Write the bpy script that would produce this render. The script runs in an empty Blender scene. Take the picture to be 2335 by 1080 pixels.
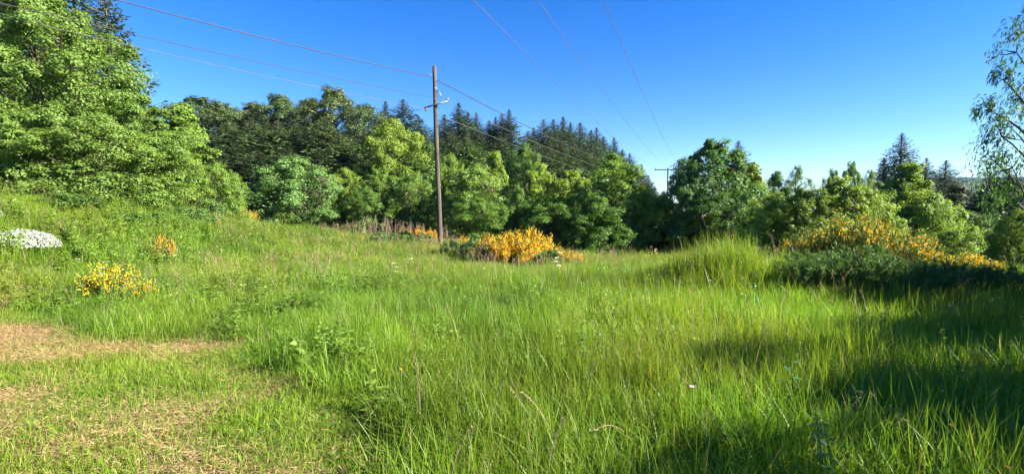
import bpy, math
import numpy as np
from mathutils import Vector

sc = bpy.context.scene
R = math.radians
# ------------------------------------------------------------------ camera, sky, sun, exposure
F = 1167.0                      # focal length in photo pixels (photo 2335 x 1080)
CAM = (0.0, 0.0, 1.62)
PITCH = math.atan(60 / F)
SUN_AZ, SUN_EL = 103.0, 30.0     # clockwise from the view direction, degrees
cam_d = bpy.data.cameras.new('camera')
cam_d.sensor_width = 36
cam_d.lens = 36 * F / 2335
cam_d.clip_start = 0.05
cam_d.clip_end = 8000
cam = bpy.data.objects.new('camera', cam_d)
sc.collection.objects.link(cam)
cam.location = CAM
cam.rotation_euler = (R(90) - PITCH, 0, 0)
sc.camera = cam

world = bpy.data.worlds.new('World')
sc.world = world
world.use_nodes = True
wn = world.node_tree.nodes
bg = wn['Background']
sky = wn.new('ShaderNodeTexSky')
sky.sky_type = 'NISHITA'
sky.sun_disc = False
sky.sun_elevation = R(SUN_EL)
sky.sun_rotation = R(SUN_AZ)
sky.altitude = 900
sky.air_density = 1.0
sky.dust_density = 0.15
sky.ozone_density = 4.0
hs = wn.new('ShaderNodeHueSaturation')          # the camera's vivid colour, the same over the whole sky
hs.inputs['Hue'].default_value = 0.515
hs.inputs['Saturation'].default_value = 1.35
world.node_tree.links.new(sky.outputs[0], hs.inputs['Color'])
world.node_tree.links.new(hs.outputs[0], bg.inputs[0])
bg.inputs[1].default_value = 0.056

sun_d = bpy.data.lights.new('sun', 'SUN')
sun_d.energy = 5.0
sun_d.angle = R(0.55)
sun_d.color = (1.0, 0.93, 0.80)
sun = bpy.data.objects.new('sun', sun_d)
sc.collection.objects.link(sun)
sdir = Vector((math.sin(R(SUN_AZ)) * math.cos(R(SUN_EL)), math.cos(R(SUN_AZ)) * math.cos(R(SUN_EL)), math.sin(R(SUN_EL))))
sun.rotation_euler = sdir.to_track_quat('Z', 'Y').to_euler()
sun.location = (30, 0, 30)

sc.view_settings.view_transform = 'Standard'
sc.view_settings.look = 'None'
sc.view_settings.gamma = 1
sc.view_settings.exposure = 2.2
sc.cycles.max_bounces = 5
sc.cycles.diffuse_bounces = 3
sc.cycles.glossy_bounces = 2
sc.cycles.transmission_bounces = 4
sc.cycles.transparent_max_bounces = 4
sc.cycles.use_denoising = True
sc.cycles.use_adaptive_sampling = True
sc.cycles.adaptive_threshold = 0.015

HAZE = 0.00010                  # density of the evening air

# ------------------------------------------------------------------ helpers
COL = sc.collection


def sst(a, b, x):
    t = np.clip((np.asarray(x, float) - a) / (b - a), 0, 1)
    return t * t * (3 - 2 * t)


def _h(i, j, s):
    v = np.sin(i * 127.1 + j * 311.7 + s * 74.7) * 43758.5453
    return v - np.floor(v)


def vnoise(x, y, s=0):
    x = np.asarray(x, float); y = np.asarray(y, float)
    i = np.floor(x); j = np.floor(y)
    u = x - i; v = y - j
    u = u * u * (3 - 2 * u); v = v * v * (3 - 2 * v)
    return ((_h(i, j, s) * (1 - u) + _h(i + 1, j, s) * u) * (1 - v)
            + (_h(i, j + 1, s) * (1 - u) + _h(i + 1, j + 1, s) * u) * v)


def fbm(x, y, s=0, o=3):
    r = 0; a = 0.5; t = 0
    for k in range(o):
        r = r + a * vnoise(x * 2 ** k, y * 2 ** k, s + k * 7); t += a; a *= .5
    return r / t


def ground_z(x, y):
    x = np.asarray(x, float); y = np.asarray(y, float)
    z = 0.10 * (fbm(x * .35, y * .35, 3) - .5) + .05 * (fbm(x * 1.3, y * 1.3, 9) - .5)
    # bank on the left
    z = z + 1.75 * sst(-7.2, -13.0, x + .6 * (fbm(x * .25, y * .25, 5) - .5)) * sst(5.0, 10.0, y) * (1 - .65 * sst(15, 25, y))
    # meadow dips away to the right
    z = z - .62 * sst(9, 19, y) * sst(-7, 4, x)
    z = z - 4.0 * sst(24, 70, y) * sst(2, 32, x) - 30 * sst(90, 600, y) * sst(-40, 120, x)
    # grassy hump on the right
    z = z + .46 * np.exp(-((x - 4.1) / 1.2) ** 2 - ((y - 9.8) / 1.3) ** 2) * (.5 + fbm(x * 1.1, y * 1.1, 71))
    z = z + .35 * np.exp(-((x - 7.0) / 2.2) ** 2 - ((y - 9.2) / 1.6) ** 2)
    # forest hill
    z = z + .13 * np.clip(y - 36, 0, 90) * sst(34, -14, x)
    z = z + 6 * sst(-14, -50, x) * sst(14, 50, y)
    return z


def at(px, py, Y):
    """point seen at photo pixel (px, py) at depth Y along the view"""
    u = (px - 1167.5) / F; v = (540 - py) / F
    dy = math.cos(PITCH) + v * math.sin(PITCH)
    dz = v * math.cos(PITCH) - math.sin(PITCH)
    s = Y / dy
    return np.array([u * s, Y, CAM[2] + dz * s])


def mesh_np(name, verts, quads=None, tris=None, mat=None, rnd=None, smooth=False):
    verts = np.asarray(verts, np.float32)
    q = np.zeros((0, 4), np.int32) if quads is None else np.asarray(quads, np.int32)
    t = np.zeros((0, 3), np.int32) if tris is None else np.asarray(tris, np.int32)
    me = bpy.data.meshes.new(name)
    me.vertices.add(len(verts)); me.vertices.foreach_set('co', verts.ravel())
    loops = np.concatenate([q.ravel(), t.ravel()])
    me.loops.add(len(loops)); me.loops.foreach_set('vertex_index', loops)
    n = len(q) + len(t)
    me.polygons.add(n)
    st = np.concatenate([np.arange(len(q)) * 4, len(q) * 4 + np.arange(len(t)) * 3]).astype(np.int32)
    me.polygons.foreach_set('loop_start', st)
    if smooth:
        me.polygons.foreach_set('use_smooth', np.ones(n, bool))
    if rnd is not None:
        a = me.attributes.new('rnd', 'FLOAT', 'FACE')
        a.data.foreach_set('value', np.asarray(rnd, np.float32))
    me.update(); me.validate()
    if mat: me.materials.append(mat)
    return me


def obj(name, me, parent=None):
    o = bpy.data.objects.new(name, me); COL.objects.link(o)
    if parent is not None: o.parent = parent
    return o


def tag(o, label=None, cat=None, group=None, kind=None):
    if label: o['label'] = label
    if cat: o['category'] = cat
    if group: o['group'] = group
    if kind: o['kind'] = kind
    return o


class MB:
    """collects raw geometry"""
    def __init__(s): s.v = []; s.q = []; s.t = []; s.rq = []; s.rt = []; s.n = 0

    def add(s, v, q=None, t=None, r=None):
        v = np.asarray(v, float).reshape(-1, 3)
        if q is not None and len(q):
            s.q.append(np.asarray(q) + s.n); s.rq.append(np.full(len(q), .5) if r is None else np.asarray(r))
        if t is not None and len(t):
            s.t.append(np.asarray(t) + s.n); s.rt.append(np.full(len(t), .5) if r is None else np.asarray(r))
        s.v.append(v); s.n += len(v)

    def tube(s, pts, rad, n=6, cap=True):
        pts = np.asarray(pts, float); m = len(pts)
        rad = np.full(m, rad) if np.isscalar(rad) else np.asarray(rad, float)
        d = np.gradient(pts, axis=0); d /= np.linalg.norm(d, axis=1)[:, None] + 1e-9
        ref = np.array([0, 0, 1.0]) if abs(d[0][2]) < .8 else np.array([1.0, 0, 0])
        a = np.cross(d, ref); a /= np.linalg.norm(a, axis=1)[:, None] + 1e-9
        b = np.cross(d, a)
        th = np.arange(n) / n * 2 * np.pi
        ring = pts[:, None] + rad[:, None, None] * (np.cos(th)[None, :, None] * a[:, None] + np.sin(th)[None, :, None] * b[:, None])
        k = np.arange(n); k2 = (k + 1) % n
        q = np.concatenate([np.stack([i * n + k, i * n + k2, (i + 1) * n + k2, (i + 1) * n + k], 1) for i in range(m - 1)])
        v = ring.reshape(-1, 3); t = []
        if cap:
            v = np.vstack([v, pts[0], pts[-1]])
            t = np.concatenate([np.stack([k2, k, np.full(n, m * n)], 1), np.stack([(m - 1) * n + k, (m - 1) * n + k2, np.full(n, m * n + 1)], 1)])
        s.add(v, q, t)

    def box(s, c, h, rz=0):
        c = np.asarray(c, float); g = np.array([[x, y, z] for z in (-1, 1) for y in (-1, 1) for x in (-1, 1)], float) * np.asarray(h)
        ca, sa = math.cos(rz), math.sin(rz)
        g = np.stack([g[:, 0] * ca - g[:, 1] * sa, g[:, 0] * sa + g[:, 1] * ca, g[:, 2]], 1) + c
        s.add(g, [[0, 2, 3, 1], [4, 5, 7, 6], [0, 1, 5, 4], [2, 6, 7, 3], [0, 4, 6, 2], [1, 3, 7, 5]])

    def mesh(s, name, mat, smooth=False):
        q = np.concatenate(s.q) if s.q else None; t = np.concatenate(s.t) if s.t else None
        r = np.concatenate((s.rq or [np.zeros(0)]) + (s.rt or []))
        return mesh_np(name, np.concatenate(s.v), q, t, mat, r, smooth)


def norm(v): return v / (np.linalg.norm(v, axis=-1, keepdims=True) + 1e-9)


def leaves(mb, P, N, L, aspect, rng, fold=.12, hang=0.0, D=None):
    """one folded leaf-shaped quad per point: P base, N face normal, L length"""
    n = len(P)
    if D is None:
        D = norm(rng.normal(size=(n, 3)) + np.array([0, 0, -hang]))
    D = norm(D - N * np.sum(D * N, 1)[:, None])
    S = np.cross(D, N)
    L = L[:, None]
    w = L * aspect * .5
    a = P; tip = P + D * L
    l = P + D * L * .45 + S * w + N * L * fold; r = P + D * L * .45 - S * w + N * L * fold
    v = np.stack([a, r, tip, l], 1).reshape(-1, 3)
    q = np.arange(n * 4).reshape(n, 4)
    mb.add(v, q, None, rng.random(n))


# ------------------------------------------------------------------ materials
def new_mat(name):
    m = bpy.data.materials.new(name); m.use_nodes = True
    return m, m.node_tree.nodes, m.node_tree.links, m.node_tree.nodes['Principled BSDF']


def leaf_mat(name, c1, c2, transl=.35, rough=.55, spec=.35, inst=False, nscale=.8, objtint=True, tcol=(1.25, 1.15, .55), dead=0):
    """two-sided leaf: per-leaf and per-clump colour change, light passing through"""
    m, n, l, p = new_mat(name)
    out = n['Material Output']
    at_ = n.new('ShaderNodeAttribute'); at_.attribute_name = 'rnd'
    tc = n.new('ShaderNodeTexCoord'); ns = n.new('ShaderNodeTexNoise'); ns.inputs['Scale'].default_value = nscale
    ns.inputs['Detail'].default_value = 2
    l.new(tc.outputs['Object'], ns.inputs['Vector'])
    mx = n.new('ShaderNodeMath'); mx.operation = 'ADD'
    l.new(at_.outputs['Fac'], mx.inputs[0]); l.new(ns.outputs['Fac'], mx.inputs[1])
    mr = n.new('ShaderNodeMapRange'); mr.inputs[1].default_value = .35; mr.inputs[2].default_value = 1.65
    l.new(mx.outputs[0], mr.inputs[0])
    mix = n.new('ShaderNodeMix'); mix.data_type = 'RGBA'
    mix.inputs[6].default_value = (*c1, 1); mix.inputs[7].default_value = (*c2, 1)
    l.new(mr.outputs[0], mix.inputs[0])
    basecol = mix.outputs[2]
    if dead:                                    # a share of the blades is dry
        gt = n.new('ShaderNodeMath'); gt.operation = 'GREATER_THAN'; gt.inputs[1].default_value = 1 - dead
        l.new(at_.outputs['Fac'], gt.inputs[0])
        m2 = n.new('ShaderNodeMix'); m2.data_type = 'RGBA'; m2.inputs[7].default_value = (.30, .25, .12, 1)
        l.new(gt.outputs[0], m2.inputs[0]); l.new(basecol, m2.inputs[6]); basecol = m2.outputs[2]
    mul = n.new('ShaderNodeMix'); mul.data_type = 'RGBA'; mul.blend_type = 'MULTIPLY'; mul.inputs[0].default_value = 1
    l.new(basecol, mul.inputs[6])
    if inst:
        ti = n.new('ShaderNodeAttribute'); ti.attribute_type = 'INSTANCER'; ti.attribute_name = 'tint'
        l.new(ti.outputs['Color'], mul.inputs[7])
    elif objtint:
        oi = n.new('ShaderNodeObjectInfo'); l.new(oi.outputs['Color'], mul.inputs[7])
    else:
        mul.inputs[7].default_value = (1, 1, 1, 1)
    l.new(mul.outputs[2], p.inputs['Base Color'])
    p.inputs['Roughness'].default_value = rough
    p.inputs['Specular IOR Level'].default_value = spec
    tr = n.new('ShaderNodeBsdfTranslucent')
    tm = n.new('ShaderNodeMix'); tm.data_type = 'RGBA'; tm.blend_type = 'MULTIPLY'; tm.inputs[0].default_value = 1
    tm.inputs[7].default_value = (*tcol, 1)
    l.new(mul.outputs[2], tm.inputs[6]); l.new(tm.outputs[2], tr.inputs['Color'])
    sh = n.new('ShaderNodeMixShader'); sh.inputs[0].default_value = transl
    l.new(p.outputs[0], sh.inputs[1]); l.new(tr.outputs[0], sh.inputs[2]); l.new(sh.outputs[0], out.inputs[0])
    return m


def solid_mat(name, c1, c2, scale=(6, 6, 6), rough=.85, spec=.2, bump=.3, detail=6, metal=0):
    m, n, l, p = new_mat(name)
    tc = n.new('ShaderNodeTexCoord'); mp = n.new('ShaderNodeMapping'); mp.inputs['Scale'].default_value = scale
    ns = n.new('ShaderNodeTexNoise'); ns.inputs['Scale'].default_value = 1; ns.inputs['Detail'].default_value = detail
    l.new(tc.outputs['Object'], mp.inputs[0]); l.new(mp.outputs[0], ns.inputs['Vector'])
    cr = n.new('ShaderNodeValToRGB'); cr.color_ramp.elements[0].position = .33; cr.color_ramp.elements[1].position = .68
    cr.color_ramp.elements[0].color = (*c1, 1); cr.color_ramp.elements[1].color = (*c2, 1)
    l.new(ns.outputs['Fac'], cr.inputs[0]); l.new(cr.outputs[0], p.inputs['Base Color'])
    bp = n.new('ShaderNodeBump'); bp.inputs['Strength'].default_value = bump; bp.inputs['Distance'].default_value = .02
    l.new(ns.outputs['Fac'], bp.inputs['Height']); l.new(bp.outputs[0], p.inputs['Normal'])
    p.inputs['Roughness'].default_value = rough; p.inputs['Specular IOR Level'].default_value = spec
    p.inputs['Metallic'].default_value = metal
    return m


M = {}
M['broad'] = leaf_mat('broadleaf foliage', (.100, .178, .032), (.190, .290, .058), .42, .5, .25)
M['spruce'] = leaf_mat('spruce needles', (.030, .062, .024), (.066, .112, .036), .16, .6, .3, nscale=.5)
M['pine'] = leaf_mat('dark crown foliage', (.044, .082, .026), (.100, .155, .044), .22, .55, .35, nscale=.5)
M['broom'] = leaf_mat('broom twigs', (.055, .115, .026), (.105, .190, .042), .28)
M['shrub'] = leaf_mat('shrub leaves', (.075, .150, .035), (.135, .225, .055), .3)
M['petal'] = leaf_mat('broom blossom', (.84, .42, .010), (.92, .58, .020), .30, .6, .2, tcol=(1.05, 1.0, .8))
M['white'] = leaf_mat('white blossom', (.34, .38, .31), (.60, .62, .56), .25, .6, .2, tcol=(1, 1, 1))
M['grass'] = leaf_mat('grass blades', (.105, .200, .016), (.195, .305, .028), .47, .45, .3, inst=True, dead=.035)
M['straw'] = leaf_mat('straw', (.24, .19, .10), (.42, .33, .19), .25, .7, .2, inst=True)
M['seed'] = leaf_mat('grass seed heads', (.22, .17, .11), (.36, .29, .19), .25, .7, .2, inst=True)
M['weed'] = leaf_mat('weed leaves', (.075, .165, .028), (.150, .260, .050), .4, .5, .4, inst=True)
M['umbel'] = leaf_mat('white umbel flowers', (.70, .72, .64), (.86, .87, .82), .25, .6, .2, inst=True, tcol=(1, 1, 1))
M['bark'] = solid_mat('bark', (.045, .036, .026), (.115, .095, .070), (5, 5, 1.5))
M['drytwig'] = leaf_mat('dry stalks', (.17, .125, .085), (.30, .23, .16), .1, .8, .15)
M['polewood'] = solid_mat('weathered pole wood', (.045, .036, .029), (.125, .100, .080), (26, 26, 1.3), bump=.5)
M['steel'] = solid_mat('galvanised steel', (.16, .16, .165), (.26, .26, .26), (9, 9, 9), .6, .5, .05, metal=.7)
M['porcelain'] = solid_mat('brown insulator', (.10, .06, .045), (.17, .11, .08), (9, 9, 9), .25, .6, .02)
M['cable'] = solid_mat('cable sheath', (.022, .022, .025), (.04, .04, .045), (4, 4, 4), .6, .4, .02)
M['wire'] = solid_mat('bare wire', (.07, .065, .06), (.12, .11, .105), (4, 4, 4), .6, .3, .02)


def ground_mat():
    m, n, l, p = new_mat('meadow soil and low sward')
    g = n.new('ShaderNodeNewGeometry')
    n1 = n.new('ShaderNodeTexNoise'); n1.inputs['Scale'].default_value = 1.1; n1.inputs['Detail'].default_value = 5
    n2 = n.new('ShaderNodeTexNoise'); n2.inputs['Scale'].default_value = 28; n2.inputs['Detail'].default_value = 6
    l.new(g.outputs['Position'], n1.inputs['Vector']); l.new(g.outputs['Position'], n2.inputs['Vector'])
    ad = n.new('ShaderNodeMath'); ad.operation = 'MULTIPLY_ADD'; ad.inputs[1].default_value = .55
    l.new(n2.outputs['Fac'], ad.inputs[0]); l.new(n1.outputs['Fac'], ad.inputs[2])
    cr = n.new('ShaderNodeValToRGB'); e = cr.color_ramp.elements
    e[0].position = .50; e[0].color = (.035, .060, .014, 1)
    e[1].position = 1.0; e[1].color = (.25, .18, .09, 1)
    k = e.new(.74); k.color = (.070, .095, .025, 1)
    l.new(ad.outputs[0], cr.inputs[0]); l.new(cr.outputs[0], p.inputs['Base Color'])
    bp = n.new('ShaderNodeBump'); bp.inputs['Strength'].default_value = .8; bp.inputs['Distance'].default_value = .03
    l.new(n2.outputs['Fac'], bp.inputs['Height']); l.new(bp.outputs[0], p.inputs['Normal'])
    p.inputs['Roughness'].default_value = .95; p.inputs['Specular IOR Level'].default_value = .1
    return m


M['ground'] = ground_mat()
M['hill'] = solid_mat('distant wooded hillside', (.010, .022, .014), (.026, .042, .022), (.05, .05, .05), bump=1)

# ------------------------------------------------------------------ the ground and far hills
def graded(lo, hi, near, step):
    a = [0.0]
    while a[-1] < hi:
        a.append(a[-1] + max(step, step * (a[-1] / near) ** 1.25))
    b = [0.0]
    while b[-1] < -lo:
        b.append(b[-1] + max(step, step * (b[-1] / near) ** 1.25))
    return np.array([-t for t in b[:0:-1]] + a)


gx = graded(-1600, 1600, 14, .33); gy = graded(-400, 1900, 26, .33)
X, Y = np.meshgrid(gx, gy)
V = np.stack([X, Y, ground_z(X, Y)], -1).reshape(-1, 3)
nx, ny = len(gx), len(gy)
i, j = np.meshgrid(np.arange(nx - 1), np.arange(ny - 1)); a = (j * nx + i).ravel()
g = obj('ground', mesh_np('ground', V, np.stack([a, a + 1, a + nx + 1, a + nx], 1), None, M['ground'], smooth=True))
tag(g, 'rough meadow ground under the grass', kind='structure')


def ridge(name, y0, x0, x1, h, seed, label, depth=420):
    nxr, nyr = 500, 40
    xs = np.linspace(x0, x1, nxr); ys = np.linspace(0, 1, nyr)
    XX, TT = np.meshgrid(xs, ys)
    prof = h * (.62 + .55 * fbm(XX / 420 + seed, XX * 0 + seed, seed, 3)) * np.sin(np.pi * np.clip((XX - x0) / (x1 - x0), 0.02, .98)) ** .4
    Z = -34 + (prof + 34) * np.sin(TT * np.pi * .5) + 7 * (vnoise(XX / 9, TT * 40, seed) - .5) * TT
    v = np.stack([XX, y0 + TT * depth, Z], -1).reshape(-1, 3)
    ii, jj = np.meshgrid(np.arange(nxr - 1), np.arange(nyr - 1)); aa = (jj * nxr + ii).ravel()
    o = obj(name, mesh_np(name, v, np.stack([aa, aa + 1, aa + nxr + 1, aa + nxr], 1), None, M['hill']))
    tag(o, label, kind='structure')


ridge('wooded_hill', 750, 660, 1900, 92, 4, 'blue hazy wooded ridge far away on the right')


# ------------------------------------------------------------------ plant prototypes (meshes only; trees share them)
def prof_round(t): return np.sqrt(np.clip(1 - ((t - .45) / .56) ** 2, 0.02, 1))
def prof_bush(t): return np.sqrt(np.clip(1 - ((t - .30) / .71) ** 2, 0.02, 1))
def prof_cone(t): return np.clip(1.02 - t, .03, 1) ** .8 * np.clip(.55 + 2.2 * t, 0, 1)
def prof_oval(t): return np.sqrt(np.clip(1 - ((t - .42) / .59) ** 2, 0.02, 1)) * (1.05 - .30 * t)
def prof_top(t): return np.sqrt(np.clip(1 - ((t - .62) / .42) ** 2, 0.0, 1))


def make_broad(seed, H, Rad, prof, n_lobe, n_sub, n_leaf, leaf, base=.06, mat='broad', lobe_r=.30, aspect=.62, hang=.6, stems=1, flat=.75, inner=.12, spiky=0):
    rng = np.random.default_rng(seed)
    trunk = MB(); crown = MB()
    top = np.array([rng.normal(0, .03) * H, rng.normal(0, .03) * H, H * .9])
    bases = [np.array([0, 0, -.25])] if stems == 1 else [np.array([rng.normal(0, .12 * Rad), rng.normal(0, .12 * Rad), -.25]) for _ in range(stems)]
    axes = []
    for b in bases:
        tp = top + (0 if stems == 1 else 1) * np.append(rng.normal(0, .35 * Rad, 2), -rng.random() * .2 * H)
        k = np.linspace(0, 1, 8)[:, None]
        ax = b * (1 - k) + tp * k + np.sin(k * 5 + seed) * rng.normal(0, .02 * H, 3) * k * (1 - k) * 3
        r0 = H * .021 / stems ** .4
        trunk.tube(ax, r0 * (1 - .88 * k[:, 0]) + .006, 7)
        axes.append(ax)
    P = []; N = []
    for q in range(n_lobe):
        t = base + (1 - base) * ((q + .5) / n_lobe) ** .95
        th = q * 2.39996 + rng.normal(0, .35)
        rr = prof(t) * Rad
        rad = rr * rng.uniform(.45, .92) if t < .9 else rr * rng.uniform(0, .5)
        c = np.array([math.cos(th) * rad, math.sin(th) * rad, t * H * .95])
        lr = Rad * lobe_r * rng.uniform(.5, 1.35) * (.55 + .45 * prof(t))
        ax = axes[q % len(axes)]
        # a limb from the stem out to the lobe
        hz = max(.08 * H, c[2] - rad * rng.uniform(.4, .9))
        kk = np.clip((hz + .25) / (ax[-1][2] + .25), 0, .97); f = kk * 7; i0 = int(f); st = ax[i0] * (1 - (f - i0)) + ax[min(7, i0 + 1)] * (f - i0)
        k = np.linspace(0, 1, 5)[:, None]
        limb = st * (1 - k) + c * k + np.array([0, 0, 1]) * (k * (1 - k)) * rad * .25
        trunk.tube(limb, H * .0075 * (1 - .8 * k[:, 0]) + .004, 5, cap=False)
        for s_ in range(n_sub):
            d = norm(rng.normal(size=3) + np.array([math.cos(th) * .5, math.sin(th) * .5, .35]))
            sc_ = c + d * lr * rng.uniform(.45, 1.0) * np.array([1, 1, flat])
            if spiky: sc_ = sc_ + np.array([0, 0, 1]) * lr * spiky * rng.random()
            sr = lr * rng.uniform(.28, .5)
            m = int(n_leaf * rng.uniform(.6, 1.4))
            dd = norm(rng.normal(size=(m, 3))); rad_ = rng.random(m)[:, None] ** .5
            p = sc_ + dd * rad_ * sr * np.array([1.1, 1.1, .8])
            P.append(p); N.append(norm(dd * .55 + d * .75 + np.array([0, 0, .42]) + rng.normal(0, .45, (m, 3))))
            if s_ % 3 == 0:
                trunk.tube(np.stack([c, (c + sc_) / 2 + rng.normal(0, .05 * lr, 3), sc_]), [H * .0022 + .002, H * .0015 + .002, .002], 4, cap=False)
    P = np.concatenate(P); N = np.concatenate(N)
    if inner:
        m = int(len(P) * inner); t = rng.random(m) * .8 + .1
        th = rng.random(m) * 6.283; rr = prof(t) * Rad * .6 * np.sqrt(rng.random(m))
        P = np.vstack([P, np.stack([np.cos(th) * rr, np.sin(th) * rr, t * H * .95], 1)]); N = np.vstack([N, norm(rng.normal(size=(m, 3)) + [0, 0, .6])])
    ok = P[:, 2] > .05
    P = P[ok]; N = N[ok]
    out = norm(P * np.array([1, 1, 0]) + rng.normal(0, .3 * Rad, P.shape) * np.array([1, 1, 0]))
    D = norm(out + rng.normal(0, .6, P.shape) - np.array([0, 0, hang]))
    leaves(crown, P, N, leaf * rng.uniform(.6, 1.3, len(P)), aspect, rng, D=D)
    return dict(trunk=trunk.mesh('trunk', M['bark'], True), crown=crown.mesh('crown', M[mat]), H=float(np.percentile(P[:, 2], 99.9)), R=float(np.percentile(np.hypot(P[:, 0], P[:, 1]), 97)))


def make_spruce(seed, H, Rad, whorls, per, nspray, droop=.35, bare=.04, power=.85, mat='spruce'):
    rng = np.random.default_rng(seed)
    trunk = MB(); crown = MB()
    k = np.linspace(0, 1, 8)
    trunk.tube(np.stack([.03 * np.sin(k * 4 + seed), .03 * np.cos(k * 3), -.3 + k * (H * .985 + .3)], 1), H * .013 * (1 - .95 * k) + .006, 7)
    P = []; N = []; D = []; L = []
    for w in range(whorls * per):
        t = bare + (1 - bare) * ((w + rng.random()) / (whorls * per)) ** .92
        t = min(t, .985)
        th = w * 2.39996 + rng.normal(0, .3)
        ln = (Rad * 1.06 * (1 - t) ** power + .012 * Rad) * rng.uniform(.6, 1.15)
        d = np.array([math.cos(th), math.sin(th), 0]); side = np.array([-d[1], d[0], 0])
        up = .40 * t - droop * (1 - t)
        s = np.linspace(0, 1, 4)[:, None]
        path = np.array([0, 0, t * H]) + d * ln * s + np.array([0, 0, 1]) * ln * (up * s + .22 * s ** 3)
        trunk.tube(path, H * .0018 * (1 - .85 * s[:, 0]) + .003, 3, cap=False)
        ns = int(nspray * (.30 + .70 * (1 - t)) * rng.uniform(.8, 1.2)) + 5
        u = rng.random(ns) ** .6
        base = np.array([0, 0, t * H]) + d * (ln * u)[:, None] + np.array([0, 0, 1]) * (ln * (up * u + .22 * u ** 3))[:, None]
        sg = np.where(rng.random(ns) < .5, -1, 1)[:, None]
        dirv = norm(d * (.55 + .4 * rng.random((ns, 1))) + side * sg * rng.uniform(.2, 1.1, (ns, 1)) + np.array([0, 0, 1]) * rng.uniform(-.95, .12, (ns, 1)))
        P.append(base + side * sg * (ln * .10) * rng.random((ns, 1))); D.append(dirv)
        N.append(norm(np.array([0, 0, .8]) + rng.normal(0, .55, (ns, 3)) + d * .45))
        L.append((.13 * ln + .010 * H) * rng.uniform(.6, 1.25, ns) * (1.1 - .4 * u) * (.35 + .65 * min(1, (1 - t) / .18)))
    # leader
    m = 26
    P.append(np.stack([np.zeros(m), np.zeros(m), H * rng.uniform(.93, .995, m)], 1)); dd = rng.normal(size=(m, 3)); dd[:, 2] = 3.2
    D.append(norm(dd)); N.append(norm(rng.normal(size=(m, 3)))); L.append(np.full(m, H * .010))
    P, N, D, L = map(np.concatenate, (P, N, D, L))
    leaves(crown, P, N, L, .36, rng, fold=.06, D=D)
    return dict(trunk=trunk.mesh('trunk', M['bark'], True), crown=crown.mesh('crown', M[mat]), H=float(np.percentile(P[:, 2], 99.9)), R=float(np.percentile(np.hypot(P[:, 0], P[:, 1]), 97)))


PR = {}
PR['big'] = make_broad(1, 9, 3.4, prof_round, 60, 16, 78, .115, .05, lobe_r=.28, spiky=.4)
PR['big2'] = make_broad(2, 9, 3.4, prof_oval, 64, 15, 76, .115, .04, lobe_r=.26, spiky=.4)
PR['cone'] = make_broad(3, 6, 2.1, prof_cone, 46, 13, 52, .105, .04, lobe_r=.27, hang=.3)
PR['round'] = make_broad(4, 5, 2.6, prof_bush, 48, 14, 60, .115, .03, lobe_r=.30, stems=3, spiky=.7)
PR['round2'] = make_broad(5, 5, 2.4, prof_bush, 44, 14, 60, .11, .03, lobe_r=.30, stems=4, spiky=.9)
PR['oval'] = make_broad(6, 7, 2.6, prof_round, 44, 14, 60, .12, .08, lobe_r=.31, spiky=.7)
PR['spike'] = make_broad(7, 5, 1.9, prof_oval, 40, 13, 54, .10, .03, lobe_r=.28, stems=3, spiky=1.0, hang=.1)
PR['ash'] = make_broad(8, 7, 2.6, prof_round, 42, 10, 30, .14, .10, lobe_r=.30, aspect=.32, hang=1.0, inner=.02)
PR['pine1'] = make_broad(11, 13, 4.2, prof_oval, 54, 15, 52, .22, .10, 'pine', .30, .5, flat=.6)
PR['pine2'] = make_broad(12, 13, 4.4, prof_round, 50, 15, 52, .22, .10, 'pine', .32, .5, flat=.6)
PR['spruce1'] = make_spruce(21, 14, 3.6, 40, 9, 46, .42, power=.88)
PR['spruce2'] = make_spruce(22, 14, 3.3, 40, 9, 42, .32, power=1.0)
PR['spruce3'] = make_spruce(23, 14, 4.0, 40, 9, 44, .5, .03, .94)
PR['spruce_near'] = make_spruce(24, 9, 2.8, 36, 9, 52, .25, .03, .88)

USED = set()


def tree(name, kind, px, top, Yd, wpx, label, group=None, tint=(1, 1, 1), cat='tree', sink=0.0, wide=1.0, z0=None):
    """copy of a prototype standing where the photo shows it: its own place, height and width"""
    p = PR[kind]
    tp = at(px, top, Yd)
    gz = float(ground_z(tp[0], Yd)) - sink
    hs = max(.4, (tp[2] - gz)) / p['H']
    rs = (wpx / 2 / F * Yd) / p['R'] * (3.0 if kind in ('spruce1', 'spruce2', 'spruce3') else 1.25 if kind in ('pine1', 'pine2', 'spruce_near') else 1.06)
    root = bpy.data.objects.new(name, None); COL.objects.link(root)
    root.empty_display_size = .3
    root.location = (tp[0], Yd, gz); root.scale = (rs, rs * wide, hs)
    root.rotation_euler = (0, 0, (px * 0.37 + top * .11) % 6.283)
    t = obj('trunk', p['trunk'], root); c = obj('crown', p['crown'], root)
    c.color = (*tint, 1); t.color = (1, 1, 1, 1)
    tag(root, label, cat, group)
    return root


# ------------------------------------------------------------------ trees at the left
G1 = 'broadleaf trees above the left bank'
tree('maple_tree', 'big', 85, -25, 17.0, 340, 'tall leafy maple filling the left edge of the photo above the bank', G1, (1.0, 1.0, 1.0))
tree('maple_tree', 'big2', -190, -60, 18.0, 440, 'leafy tree cut off by the left edge, behind the white blossom mound', G1, (.85, .92, .9))
tree('maple_tree', 'big2', 275, 178, 18.5, 270, 'leafy maple sloping down right of the tallest left tree', G1, (.95, 1.0, .95))
tree('maple_tree', 'round2', 200, 265, 15.8, 250, 'low maple at the foot of the tall left trees, just above the bank', G1, (1.1, 1.08, 1.1))
tree('maple_tree', 'round', 20, 235, 15.6, 260, 'low spreading maple at the left edge above the white blossom mound', G1, (1.05, 1.05, 1.0))
tree('maple_tree', 'cone', 412, 240, 20.5, 190, 'bright green cone-shaped young maple at right end of the left trees', G1, (1.18, 1.15, 1.0))
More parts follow.
